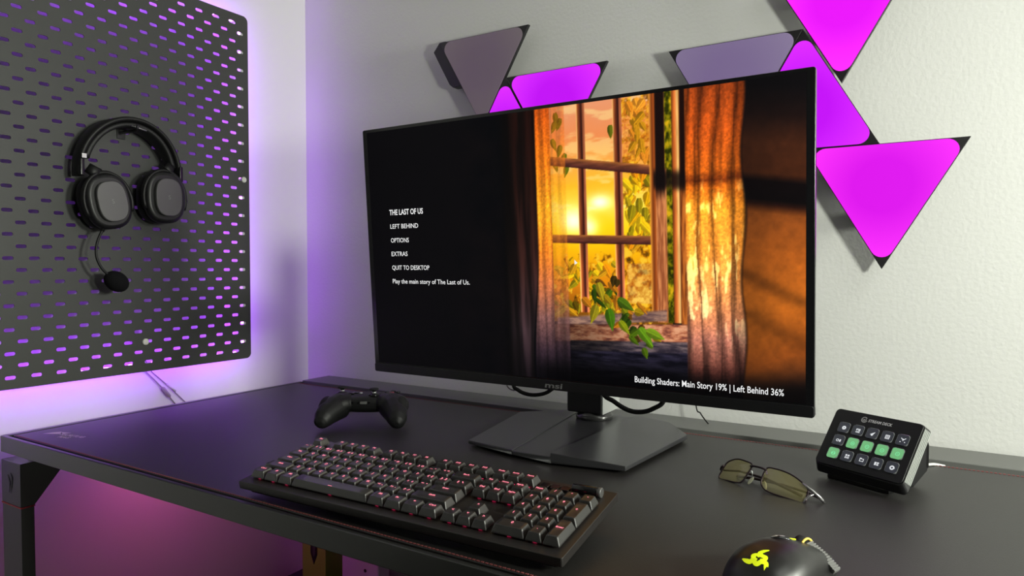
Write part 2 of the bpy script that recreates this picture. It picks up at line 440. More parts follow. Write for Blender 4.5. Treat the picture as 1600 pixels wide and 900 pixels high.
def panel(cx, ztop_or_base, up, m, label):
    """cx: apex x; down pointing: z of its top edge; up pointing: z of its base"""
    side = 0.230; h = side*S3/2
    zc = ztop_or_base-h/3 if not up else ztop_or_base+h/3
    sg = 1 if up else -1
    t = thing('light_panel', label, 'light panel', (cx, 0.0, zc), 0, 'triangular wall light panels')
    M = frame_matrix((0, -0.027, 0), (1, 0, 0), (0, 0, 1))     # local XY in wall plane, Z towards room
    tri = [(0, sg*2*h/3), (-side/2, -sg*h/3), (side/2, -sg*h/3)]
    if not up: tri = [tri[0], tri[2], tri[1]]
    b = B(); b.prism(tri, 0, 0.008, M); b.build('base', M_pbase, t, local=True, bevel=0.0006)
    # rounded diffuser
    ins = 0.0012; r = 0.0165; R = 2*h/3-2*ins
    pts = []
    for k in range(3):
        a = (PI/2 if up else -PI/2)+k*2*PI/3
        cxx, cyy = (R-2*r)*math.cos(a), (R-2*r)*math.sin(a)
        for j in range(9):
            aa = a-PI/3+2*PI/3*j/8; pts.append((cxx+r*math.cos(aa), cyy+r*math.sin(aa)))
    b = B(); b.prism(pts, 0.0081, 0.0090, M); b.build('diffuser', m, t, local=True, bevel=0.0004)
    for k in range(3):
        b = B()
        a = (PI/2 if up else -PI/2)+k*2*PI/3
        b.box((-0.012, -0.027, -0.012), (0.012, 0, 0.012), Matrix.Translation((0.045*math.cos(a), 0, 0.045*math.sin(a))))
        b.build('standoff', M_pbase, t, local=True)
    return t
t1 = panel(0.584, 0.7850, False, P_off, 'unlit mauve triangle panel at upper left, pointing down beside the small controller')
panel(0.6415, 0.4850, True, P_vio, 'bright purple triangle panel pointing up, only its tip showing behind the monitor')
panel(0.7600, 0.6835, False, P_vio, 'bright purple panel pointing down above the middle of the monitor')
panel(1.1115, 0.6810, False, P_dim, 'dim violet panel pointing down above the right half of the monitor')
panel(1.2270, 0.4810, True, P_vio, 'violet panel pointing up behind the top right corner of the monitor')
panel(1.2860, 0.7830, False, P_mag2, 'topmost magenta panel cut by the upper photo edge, pointing down')
panel(1.3480, 0.4805, False, P_mag, 'big magenta panel pointing down at the far right, lowest of the panels')
c = B(); M = frame_matrix((0, -0.0, 0), (1, 0, 0), (0, 0, 1))
c.prism([(0.472, 0.7895), (0.4625, 0.7895), (0.4455, 0.7700), (0.4900, 0.6915), (0.4990, 0.6845), (0.5300, 0.6845), (0.5300, 0.70), (0.48, 0.7895)], 0.006, 0.0265, M)
o = c.build('panel_controller', M_pbase, None, bevel=0.001)
tag(o, 'small black controller block tucked behind the upper left unlit panel', 'controller')

# ------------------------------------------------------------------ monitor
def art():
    """sunset seen through an old paned window between curtains: generic picture for the screen, in metres from the panel centre"""
    A0, A1, B0, B1 = -0.349, 0.349, -0.1925, 0.2040
    acols = np.concatenate([np.linspace(A0, -0.095, 26)[:-1], np.linspace(-0.095, A1, 480)])
    brows = np.linspace(B0, B1, 400)
    a, b = np.meshgrid(acols, brows)
    rng = np.random.RandomState(7)
    def vnoise(x, y, seed):
        rs = np.random.RandomState(seed); T = rs.rand(256, 256)
        xi = np.floor(x).astype(int); yi = np.floor(y).astype(int); fx = x-xi; fy = y-yi
        fx = fx*fx*(3-2*fx); fy = fy*fy*(3-2*fy)
        g = lambda i, j: T[i % 256, j % 256]
        return (g(xi, yi)*(1-fx)*(1-fy)+g(xi+1, yi)*fx*(1-fy)+g(xi, yi+1)*(1-fx)*fy+g(xi+1, yi+1)*fx*fy)
    def fbm(x, y, seed, o=4):
        s = 0; amp = 0.5; tot = 0
        for k in range(o): s = s+amp*vnoise(x*2**k, y*2**k, seed+k); tot += amp; amp *= 0.55
        return s/tot
    ss = lambda e0, e1, x: (lambda t: t*t*(3-2*t))(np.clip((x-e0)/(e1-e0), 0, 1))
    box = lambda x0, x1, f=0.0012: ss(x0-f, x0+f, a)*(1-ss(x1-f, x1+f, a))
    bx = lambda y0, y1, f=0.0012: ss(y0-f, y0+f, b)*(1-ss(y1-f, y1+f, b))
    C = np.zeros(a.shape+(3,))
    def over(mask, col):
        nonlocal C
        col = np.asarray(col, float)
        if col.ndim == 1: col = np.broadcast_to(col, C.shape)
        m = np.clip(mask, 0, 1)[..., None]; C = C*(1-m)+col*m
    def L(stops, v):
        xs = [s[0] for s in stops]; return np.stack([np.interp(v, xs, [s[1][i] for s in stops]) for i in range(3)], -1)
    n1 = fbm(a*60, b*60, 1); nf = fbm(a*420, b*420, 5, 3); nv = fbm(a*160, b*10, 9, 3); nst = fbm(a*500, b*40, 12, 3)
    C[:] = (7, 6, 8)
    C += (fbm(a*25, b*25, 3)[..., None]-0.45)*np.array((14, 7, 6))*ss(-0.22, -0.08, a)[..., None]
    # ---- outdoors through the panes
    sky = L([(-0.10, (120, 70, 10)), (-0.05, (225, 130, 15)), (0.0, (255, 190, 10)), (0.03, (255, 215, 20)), (0.06, (255, 225, 70)), (0.09, (255, 190, 40)),
             (0.12, (250, 170, 70)), (0.16, (238, 140, 80)), (0.20, (232, 150, 105))], b+0.012*(n1-0.5))
    cl = ss(0.50, 0.66, fbm(a*22+3, b*70, 21))*ss(0.02, 0.05, b)
    sky = sky*(1-0.45*cl[..., None])+np.array((255, 235, 150))*0.45*cl[..., None]
    g = np.exp(-(((a-0.040)/0.022)**2+((b-0.040)/0.018)**2))+0.9*np.exp(-(((a-0.082)/0.016)**2+((b-0.066)/0.010)**2))+0.7*np.exp(-(((a-0.066)/0.012)**2+((b-0.030)/0.012)**2))
    sky = sky+np.clip(g, 0, 1)[..., None]*np.array((60, 90, 190))
    over(box(0.0, 0.184)*bx(-0.105, 0.21), sky)
    # leafy mass outside low and on the right pane
    fol = fbm(a*75, b*75, 31, 4)
    leafm = ss(0.44, 0.56, fol+0.22*ss(0.02, -0.08, b)-0.20)*(1-ss(0.0, 0.025, b))
    rightm = ss(0.47, 0.58, fol+0.06)*box(0.116, 0.186)
    folc = L([(0.3, (70, 45, 5)), (0.45, (150, 90, 5)), (0.55, (225, 150, 15)), (0.7, (250, 200, 50))], fbm(a*130, b*130, 35, 4)+0.05)
    over(box(0.0, 0.184)*bx(-0.105, 0.03)*leafm*0.9, folc)
    over(bx(-0.105, 0.21)*rightm*0.85, folc*np.array((1.0, 0.98, 0.9)))
    over(box(0.118, 0.160)*bx(0.118, 0.195)*0.55, L([(0.3, (190, 90, 20)), (0.7, (250, 170, 50))], nf))
    over(box(0.120, 0.161)*bx(-0.075, -0.02)*0.6, L([(0.3, (170, 85, 30)), (0.7, (255, 210, 110))], fbm(a*200, b*200, 44)))
    # ---- hanging and climbing leaves
    def leaf(ca, cb, L_, W_, ang, col, dark=0.65):
        c_, s_ = math.cos(ang), math.sin(ang)
        u = ((a-ca)*c_+(b-cb)*s_)/L_; v = (-(a-ca)*s_+(b-cb)*c_)/W_
        wdt = np.clip(1-(u*0.9+0.1)**2, 0, 1)*(0.75-0.35*u)
        m = (1-ss(0.82, 1.0, np.abs(v)/np.maximum(wdt, 1e-3)))*(np.abs(u) < 1)
        sh = 0.75+0.35*ss(-0.5, 0.6, v)+0.15*(nf-0.5)
        vein = 1+0.35*np.exp(-(v/0.08)**2)
        over(m, np.asarray(col)[None, None, :]*(sh*vein)[..., None])
    rr = random.Random(11)
    YEL = [(238, 190, 20), (220, 160, 10), (200, 140, 20), (180, 150, 20), (150, 130, 15), (230, 140, 15)]
    for i in range(46):
        leaf(rr.uniform(0.124, 0.158), rr.uniform(0.0, 0.100), rr.uniform(0.007, 0.013), rr.uniform(0.005, 0.009), rr.uniform(-2.4, -0.8), rr.choice(YEL))
    for i in range(26):
        leaf(rr.uniform(0.124, 0.152), rr.uniform(0.12, 0.195), rr.uniform(0.006, 0.012), rr.uniform(0.004, 0.008), rr.uniform(-2.4, -0.8), rr.choice([(235, 150, 40), (215, 130, 30), (190, 130, 20)]))
    for i in range(60):
        leaf(rr.uniform(0.008, 0.112), rr.uniform(-0.098, -0.020), rr.uniform(0.006, 0.013), rr.uniform(0.004, 0.008), rr.uniform(-3, 0), rr.choice(YEL+[(110, 100, 10), (90, 70, 5)]))
    for (x, y) in ((0.016, 0.186), (0.020, 0.178), (0.012, 0.175), (0.020, 0.140), (0.026, 0.128), (0.014, 0.120), (0.030, 0.112), (0.100, 0.160), (0.012, 0.150)):
        leaf(x, y, 0.010, 0.006, rr.uniform(-2.2, -1.0), (95, 100, 15))
    # right strip seen past the frame
    over(box(0.176, 0.186)*bx(-0.10, 0.21), L([(0.3, (40, 45, 0)), (0.5, (130, 120, 5)), (0.7, (215, 170, 20))], fbm(a*150, b*110, 51)))
    # ---- glazing bars
    def bar_v(x0, x1, y0, y1, slope=0.0):
        c_ = (a-x0)/(x1-x0)
        col = L([(0.0, (250, 190, 110)), (0.18, (150, 75, 35)), (0.5, (75, 30, 20)), (0.62, (40, 16, 12)), (0.78, (150, 80, 50)), (1.0, (190, 110, 70))], c_)
        col = col*(0.75+0.5*nst)[..., None]*(1+0.35*ss(0.03, -0.06, b))[..., None]
        over(box(x0, x1, 0.0006)*bx(y0, y1), col)
    def bar_h(y0, y1, x0, x1, sl):
        bb = b+sl*(a-0.03); c_ = (bb-y0)/(y1-y0)
        m = ss(y0-0.0006, y0+0.0006, bb)*(1-ss(y1-0.0006, y1+0.0006, bb))*box(x0, x1)
        col = L([(0.0, (60, 25, 25)), (0.3, (95, 48, 38)), (0.7, (125, 68, 42)), (1.0, (185, 110, 50))], c_)*(0.7+0.5*fbm(a*60, b*400, 61, 3))[..., None]
        over(m, col)
    bar_v(0.0485, 0.0615, -0.09, 0.206); bar_v(0.1035, 0.1165, -0.085, 0.206)
    bar_h(0.118, 0.131, 0.004, 0.163, 0.155); bar_h(0.0095, 0.0215, 0.004, 0.163, 0.035)
    over(box(0.155, 0.164)*bx(-0.09, 0.206), L([(0.155, (240, 160, 60)), (0.159, (120, 55, 20)), (0.164, (190, 90, 30))], a))
    over(box(0.163, 0.178)*bx(-0.10, 0.105), L([(0.3, (150, 80, 45)), (0.7, (215, 135, 80))], nst))
    over(box(0.163, 0.176)*ss(0.060, 0.085, b), (22, 10, 8))
    over(box(0.186, 0.1965)*bx(-0.10, 0.206), L([(0.186, (130, 60, 20)), (0.190, (235, 120, 50)), (0.194, (255, 205, 120)), (0.1965, (150, 70, 25))], a)*(0.8+0.3*nst)[..., None])
    over(box(0.1965, 0.2060)*bx(-0.11, 0.206), L([(0.3, (110, 50, 18)), (0.7, (200, 110, 40))], nst)); over(box(0.1965, 0.2035)*ss(0.060, 0.100, b), (25, 9, 6))
    over(0.85*box(0.160, 0.206)*np.exp(-((b-0.090+0.1*(a-0.18))/0.013)**4), (14, 8, 8))
    # lower sash
    over(box(0.010, 0.176)*ss(-0.108, -0.104, b-0.10*(a-0.09)*1.0)*(1-ss(-0.094, -0.089, b-0.10*(a-0.09))), L([(0.3, (95, 70, 70)), (0.7, (165, 125, 105))], fbm(a*80, b*300, 71)))
    # ---- sill and woodwork below
    edge = -0.108+0.10*(a-0.05)*0.4
    over(box(-0.02, 0.215)*(1-ss(edge-0.002, edge+0.002, b))*ss(-0.20, -0.19, b), L([(0.3, (12, 11, 20)), (0.7, (42, 38, 56))], fbm(a*40, b*260, 81))*(0.25+0.75*ss(-0.19, -0.14, b)*ss(0.0, 0.10, a)+0.05)[..., None])
    m = box(0.004, 0.215)*(1-ss(edge-0.001, edge+0.002, b))*ss(edge-0.026, edge-0.023, b)
    over(m, L([(0.3, (120, 62, 50)), (0.5, (190, 115, 80)), (0.7, (225, 160, 120))], fbm(a*90, b*260, 85))*(0.55+0.45*ss(0.03, 0.16, a))[..., None])
    m = box(0.03, 0.212)*(1-ss(edge-0.024, edge-0.022, b))*ss(edge-0.040, edge-0.036, b)
    over(m*0.9, L([(0.3, (45, 38, 48)), (0.7, (125, 105, 105))], fbm(a*60, b*300, 87))*(0.35+0.65*ss(0.06, 0.15, a))[..., None])
    # ---- ivy on the sill
    GR = [(40, 62, 8), (70, 95, 12), (125, 125, 15), (150, 120, 15), (180, 110, 20), (95, 60, 15), (60, 45, 10)]
    for i in range(44):
        tt = rr.random(); ca = 0.062+0.085*tt+rr.gauss(0, 0.010); cb = -0.045-0.075*tt+rr.gauss(0, 0.012)
        leaf(ca, cb, rr.uniform(0.006, 0.012), rr.uniform(0.004, 0.008), rr.uniform(-2.6, -0.2), rr.choice(GR))
    for (x, y, l_, an, cc) in ((0.094, -0.100, 0.019, -1.4, (75, 125, 15)), (0.068, -0.093, 0.017, -1.9, (165, 150, 25)), (0.118, -0.078, 0.017, -0.6, (85, 120, 20)),
                               (0.146, -0.122, 0.019, -0.9, (110, 160, 25)), (0.160, -0.118, 0.017, -0.4, (130, 165, 30)), (0.080, -0.060, 0.016, -1.3, (190, 165, 30)), (0.115, -0.110, 0.014, -0.9, (150, 160, 20))):
        leaf(x, y, l_*0.86, l_*0.52, an, np.array(cc)*0.85)
    # ---- curtains
    fold = 0.5+0.5*np.sin(a*260+1.5*np.sin(b*9)+4*nv)
    dk = L([(-0.2, (14, 10, 14)), (-0.12, (62, 44, 48)), (-0.02, (50, 26, 22)), (0.10, (30, 12, 8)), (0.20, (26, 8, 5))], b)*(0.35+0.8*fold)[..., None]*ss(-0.082, -0.045, a)[..., None]
    over(ss(-0.086, -0.070, a)*(1-ss(-0.022, -0.019, a+0.012*ss(0, -0.17, b))), dk+4)
    oc = L([(-0.19, (14, 12, 18)), (-0.15, (48, 34, 42)), (-0.10, (120, 80, 75)), (-0.05, (190, 105, 60)), (0.0, (240, 130, 35)), (0.06, (255, 165, 35)), (0.12, (240, 125, 25)), (0.20, (190, 78, 18))], b)
    tex = (0.80+0.45*nf)*(0.80+0.35*(0.5+0.5*np.sin(a*420+nv*5)))
    over(ss(-0.021, -0.017, a+0.010*ss(0, -0.17, b))*(1-ss(0.0045, 0.0065, a)), oc*tex[..., None])
    over(ss(0.0045, 0.0065, a)*(1-ss(0.028, 0.0305, a))*(0.42+0.35*ss(0.0, -0.12, b)), oc*tex[..., None]*0.95)
    # right curtain
    f2 = np.abs(np.sin((a-0.203)*150+0.8*np.sin(b*12+1)+2.2*(nv-0.5)))
    rc = L([(-0.19, (10, 6, 8)), (-0.165, (70, 36, 30)), (-0.12, (170, 105, 85)), (-0.07, (225, 140, 80)), (0.0, (248, 150, 50)), (0.05, (250, 150, 40)), (0.078, (205, 100, 22)),
            (0.087, (110, 45, 12)), (0.100, (190, 88, 20)), (0.15, (180, 75, 20)), (0.205, (130, 52, 16))], b+0.006*(n1-0.5))
    rc = rc*(0.52+0.62*f2)[..., None]*(0.74+0.52*nf)[..., None]*1.12
    hl = ss(0.55, 0.72, fbm(a*120, b*38, 97, 3))*ss(0.10, 0.06, b)*ss(-0.15, -0.08, b)*(f2 > 0.3)
    rc = rc+hl[..., None]*np.array((70, 95, 70))
    re = 0.277+0.003*np.sin(b*40)
    over(ss(0.202, 0.205, a)*(1-ss(re-0.004, re+0.002, a)), rc*(1-0.35*ss(0.255, 0.278, a))[..., None])
    # ---- wall on the right: lit patch with bar shadow
    tb = b+0.16*(a-0.28)
    wl = L([(-0.20, (8, 6, 8)), (-0.165, (30, 18, 15)), (-0.12, (150, 75, 24)), (-0.06, (205, 108, 30)), (0.0, (180, 92, 28)), (0.045, (145, 74, 26)), (0.056, (40, 18, 10)), (0.062, (10, 6, 6)),
            (0.084, (12, 6, 6)), (0.094, (70, 34, 16)), (0.13, (70, 35, 18)), (0.165, (28, 15, 12)), (0.20, (10, 8, 9))], tb+0.03*ss(0.35, 0.28, a)*ss(-0.03, -0.12, b))
    wl = wl*(0.86+0.28*fbm(a*120, b*120, 101))[..., None]
    diag = 1-0.30*np.exp(-(((b+0.5*(a-0.28)+0.035)/0.010)**2))-0.25*np.exp(-(((b+0.5*(a-0.28)+0.085)/0.012)**2))
    over(ss(re-0.002, re+0.003, a), wl*diag[..., None]*(0.72+0.28*ss(0.28, 0.345, a))[..., None])
    # overall falloff at the bottom
    C *= (1-0.75*ss(-0.150, -0.185, b)*ss(-0.05, 0.0, a))[..., None]
    C = np.clip(C, 0, 255)/255
    lin = np.where(C <= 0.04045, C/12.92, ((C+0.055)/1.055)**2.4)
    return acols, brows, lin

def build_monitor():
    t = thing('monitor', 'wide black desktop monitor showing a game menu beside a sunset window picture', 'monitor', (0.905, -0.20, 0.0))
    th, ya = 0.0706, -0.0085
    MM = Matrix.Translation((0.9369, -0.3837, 0.309)) @ Matrix.Rotation(ya, 4, 'Z') @ Matrix.Rotation(th, 4, 'X') @ Matrix.Rotation(PI/2, 4, 'X')
    # local: X right, Y up, Z towards the viewer
    W, H = 0.359, 0.2093
    b = B(); o1 = rrect(-W, -H, W, H, 0.003, 3)
    b.prism(o1, -0.009, -0.0004, MM)
    b.build('panel_frame', M_gloss, t, bevel=0.001)
    b = B(); sh = lambda k: [(x*k, y*k) for x, y in rrect(-W, -H, W, H, 0.01, 3)]
    b.prism(rrect(-0.30, -0.17, 0.30, 0.16, 0.03, 5), -0.026, -0.009, MM, top=rrect(-0.33, -0.19, 0.33, 0.19, 0.03, 5))
    b.prism(rrect(-0.06, -0.06, 0.06, 0.06, 0.01, 4), -0.045, -0.026, MM)
    b.build('rear_housing', M_blackmatte, t, bevel=0.002)
    b = B(); b.prism(rrect(-W+0.0005, -H, W-0.0005, -0.1945, 0.003, 3), -0.0004, 0.0012, MM); b.build('chin', M_black, t, bevel=0.0006)
    b = B(); b.box((W-0.0001, -H+0.004, -0.006), (W+0.0007, -0.1955, -0.0008), MM); e = b.build('edge_glint', M_silver, t);  # silver strip put in for the reflection on this edge
    b = B(); put_text(b, 'msi', -0.0150, -0.2060, MM, width=0.0290, height=0.0078, bold=0.02, zoff=0.00135, shear=0.18); b.build('maker_logo', M_logo_grey, t)
    # screen
    ac, br, lin = art()
    na, nb = len(ac), len(br)
    A, Bm = np.meshgrid(ac, br)
    R = np.array(MM); pts = np.stack([A.ravel(), Bm.ravel(), np.full(A.size, 0.0), np.ones(A.size)], 0)
    Pw = (np.array(PM[t.name].inverted()) @ R @ pts)[:3].T
    me = bpy.data.meshes.new('screen')
    me.vertices.add(na*nb); me.vertices.foreach_set('co', Pw.astype(np.float32).ravel())
    i = np.arange(na-1); j = np.arange(nb-1); I, J = np.meshgrid(i, j); q = (J*na+I).ravel()
    quads = np.stack([q, q+1, q+na+1, q+na], 1).astype(np.int32)
    nf = len(quads)
    me.loops.add(nf*4); me.loops.foreach_set('vertex_index', quads.ravel())
    me.polygons.add(nf); me.polygons.foreach_set('loop_start', np.arange(0, nf*4, 4, dtype=np.int32)); me.polygons.foreach_set('loop_total', np.full(nf, 4, dtype=np.int32))
    me.update()
    ca = me.color_attributes.new('picture', 'FLOAT_COLOR', 'POINT')
    rgba = np.concatenate([lin.reshape(-1, 3), np.ones((na*nb, 1))], 1).astype(np.float32)
    ca.data.foreach_set('color', rgba.ravel())
    m = bpy.data.materials.new('screen_picture'); m.use_nodes = True; nt = m.node_tree; bs = nt.nodes['Principled BSDF']
    bs.inputs['Base Color'].default_value = (0.004, 0.004, 0.005, 1); bs.inputs['Roughness'].default_value = 0.30
    inp(bs, 'Specular IOR Level', 'Specular').default_value = 0.04
    at = nt.nodes.new('ShaderNodeAttribute'); at.attribute_name = 'picture'
    nt.links.new(at.outputs['Color'], inp(bs, 'Emission Color', 'Emission')); bs.inputs['Emission Strength'].default_value = 1.05
    me.materials.append(m)
    so = bpy.data.objects.new('screen', me); COL.objects.link(so); so.parent = t; PM[so.name] = PM[t.name]
    so['label'] = 'lit screen with white menu words and an orange sunset window'
    Mtxt = mat('white_screen_text', (0.0, 0.0, 0.0), 0.5, emit=(0.95, 0.95, 0.95), es=0.9)
    L = [('THE LAST OF US', -0.3067, 0.0628, 0.0727, 0.0088, 0.020), ('LEFT BEHIND', -0.3062, 0.0400, 0.0607, 0.0074, 0.006), ('OPTIONS', -0.3064, 0.0165, 0.0395, 0.0074, 0.006),
         ('EXTRAS', -0.3066, -0.0065, 0.0354, 0.0074, 0.006), ('QUIT TO DESKTOP', -0.3067, -0.0298, 0.0806, 0.0074, 0.006),
         ('Play the main story of The Last of Us.', -0.3070, -0.0530, 0.1610, 0.0074, 0.006), ('Building Shaders: Main Story 19% | Left Behind 36%', 0.1283, -0.1852, 0.1958, 0.0084, 0.010)]
    for s, x, y, wd, h, bo in L:
        b = B(); put_text(b, s, x, y, MM, width=wd, height=h, bold=bo, zoff=0.0004); b.build('menu_text', Mtxt, so)
    b = B(); b.add([(0.0400, -0.0145, 0.0004), (0.0400, -0.0215, 0.0004), (0.0450, -0.0190, 0.0004)], [(0, 1, 2)], MM)
    b.build('pointer', Mtxt, so)
    # stand
    b = B(); b.box((0.858, -0.170, 0.024), (0.926, -0.090, 0.42)); b.build('stand_column', M_black, t, bevel=0.003)
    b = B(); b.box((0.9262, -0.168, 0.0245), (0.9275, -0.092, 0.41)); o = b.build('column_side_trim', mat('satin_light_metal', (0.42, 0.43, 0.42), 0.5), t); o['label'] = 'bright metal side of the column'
    b = B(); b.box((0.867, -0.347, 0.265), (0.921, -0.165, 0.325)); b.build('stand_arm', M_black, t, bevel=0.004)
    b = B(); b.lathe([(0.030, 0.011), (0.033, 0.013), (0.033, 0.020), (0.029, 0.022), (0.026, 0.026)], 40, Matrix.Translation((0.900, -0.143, 0))); b.build('swivel_collar', mat('polished_collar', (0.10, 0.10, 0.10), 0.22, metal=0.7), t)
    b = B()
    A_, B_, C_, D_ = (0.7936, -0.388), (0.887, -0.4076), (0.954, -0.4127), (1.0623, -0.3966)
    E_, F_, G_ = (1.0817, -0.180), (1.030, -0.112), (0.757, -0.166)
    K_ = (0.822, -0.108); BI, CI = (0.853, -0.108), (0.968, -0.110)
    zt = {A_: 0.010, B_: 0.0125, C_: 0.0185, D_: 0.0115, E_: 0.0125, F_: 0.0125, G_: 0.0110, K_: 0.0120, BI: 0.0130, CI: 0.0180}
    def plate(poly, low=0.0045, dz=0.0):
        n = len(poly); vs = [(x, y, low) for x, y in poly]+[(x, y, zt[(x, y)]+dz) for x, y in poly]
        b.add(vs, [tuple(range(n-1, -1, -1)), tuple(range(n, 2*n))]+[(i, (i+1) % n, n+(i+1) % n, n+i) for i in range(n)])
    plate([A_, B_, BI, K_, G_]); 
    b.add([], [])
    n0 = [B_, C_, CI, BI]
    vs = [(x, y, 0.0045) for x, y in n0]+[(B_[0], B_[1], 0.0108), (C_[0], C_[1], 0.0128), (CI[0], CI[1], 0.0135), (BI[0], BI[1], 0.0118)]
    b.add(vs, [(3, 2, 1, 0), (4, 5, 6, 7), (0, 1, 5, 4), (1, 2, 6, 5), (2, 3, 7, 6), (3, 0, 4, 7)])
    plate([C_, D_, E_, F_, CI])
    o = b.build('stand_base', M_stand, t, bevel=0.0009, seg=1); o['label'] = 'angular dark metal foot of folded planes'
    b = B()
    for (x, y) in ((0.82, -0.36), (1.02, -0.36), (0.80, -0.16), (1.04, -0.16), (0.92, -0.385)): b.lathe([(0.008, 0.0003), (0.008, 0.0046)], 16, Matrix.Translation((x, y, 0)))
    b.build('rubber_feet', M_rubber, t)
build_monitor()

def cable(name, pts, r, m, label, sub=8):
    P = [Vector(p) for p in pts]; out = []
    for i in range(len(P)-1):
        p0, p1, p2, p3 = P[max(i-1, 0)], P[i], P[i+1], P[min(i+2, len(P)-1)]
        for k in range(sub):
            s = k/sub; out.append(0.5*((2*p1)+(-p0+p2)*s+(2*p0-5*p1+4*p2-p3)*s*s+(-p0+3*p1-3*p2+p3)*s**3))
    out.append(P[-1])
    b = B().tube(out, r, 10)
    if name is None: return b
    o = b.build(name, m); tag(o, label, 'cable'); return o
cable('black_cable', [(0.818, -0.300, 0.20), (0.822, -0.300, 0.098), (0.834, -0.30, 0.0795), (0.862, -0.30, 0.0745), (0.892, -0.30, 0.084), (0.908, -0.30, 0.110), (0.910, -0.31, 0.20)], 0.0032, M_rubber, 'black cable sagging below the monitor, left of its stand column')
cable('black_cable', [(0.975, -0.300, 0.20), (0.982, -0.300, 0.100), (1.005, -0.300, 0.078), (1.035, -0.30, 0.0665), (1.066, -0.30, 0.074), (1.086, -0.30, 0.100), (1.090, -0.31, 0.20)], 0.0036, M_rubber, 'black cable sagging below the monitor, right of its stand column')
cable('thin_white_cable', [(0.800, -0.300, 0.20), (0.808, -0.300, 0.095), (0.826, -0.300, 0.078)], 0.0012, M_grey_cable, 'thin pale cable hanging beside the left black loop under the monitor')
cable('thin_dark_cable', [(1.042, -0.03, 0.20), (1.051, -0.03, 0.040), (1.062, -0.035, 0.018), (1.080, -0.05, 0.0042)], 0.0012, M_rubber, 'thin dark cable dropping from behind the monitor onto the rear lid')
def power_cable():
    t = thing('power_cable', 'grey cable with an inline switch hanging below the pegboard', 'cable', (0.008, -0.41, 0.02))
    b = B().tube([(0.006, -0.462, 0.10), (0.006, -0.445, 0.062), (0.006, -0.411, 0.024), (0.006, -0.372, -0.03)], 0.0013, 8); b.build('cord', M_grey_cable, t)
    b = B().tube([(0.008, -0.413, 0.0255), (0.008, -0.4105, 0.0225), (0.008, -0.397, 0.004), (0.008, -0.394, 0.0)], [0.0015, 0.0055, 0.0055, 0.0015], 12, squash=0.7); b.build('inline_switch', M_grey_cable, t)
power_cable()
def power_cable2():
    t = thing('sensor_cable', 'thin grey cable with a small clip, right of the inline switch cable', 'cable', (0.006, -0.39, 0.02))
    B().tube([(0.005, -0.448, 0.09), (0.005, -0.432, 0.060), (0.005, -0.393, 0.022), (0.005, -0.345, -0.03)], 0.0011, 8).build('cord', M_grey_cable, t)
    B().tube([(0.0055, -0.400, 0.030), (0.0055, -0.380, 0.011)], 0.0022, 8).build('clip', mat('frosted_clip', (0.7, 0.7, 0.66), 0.4), t)
power_cable2()

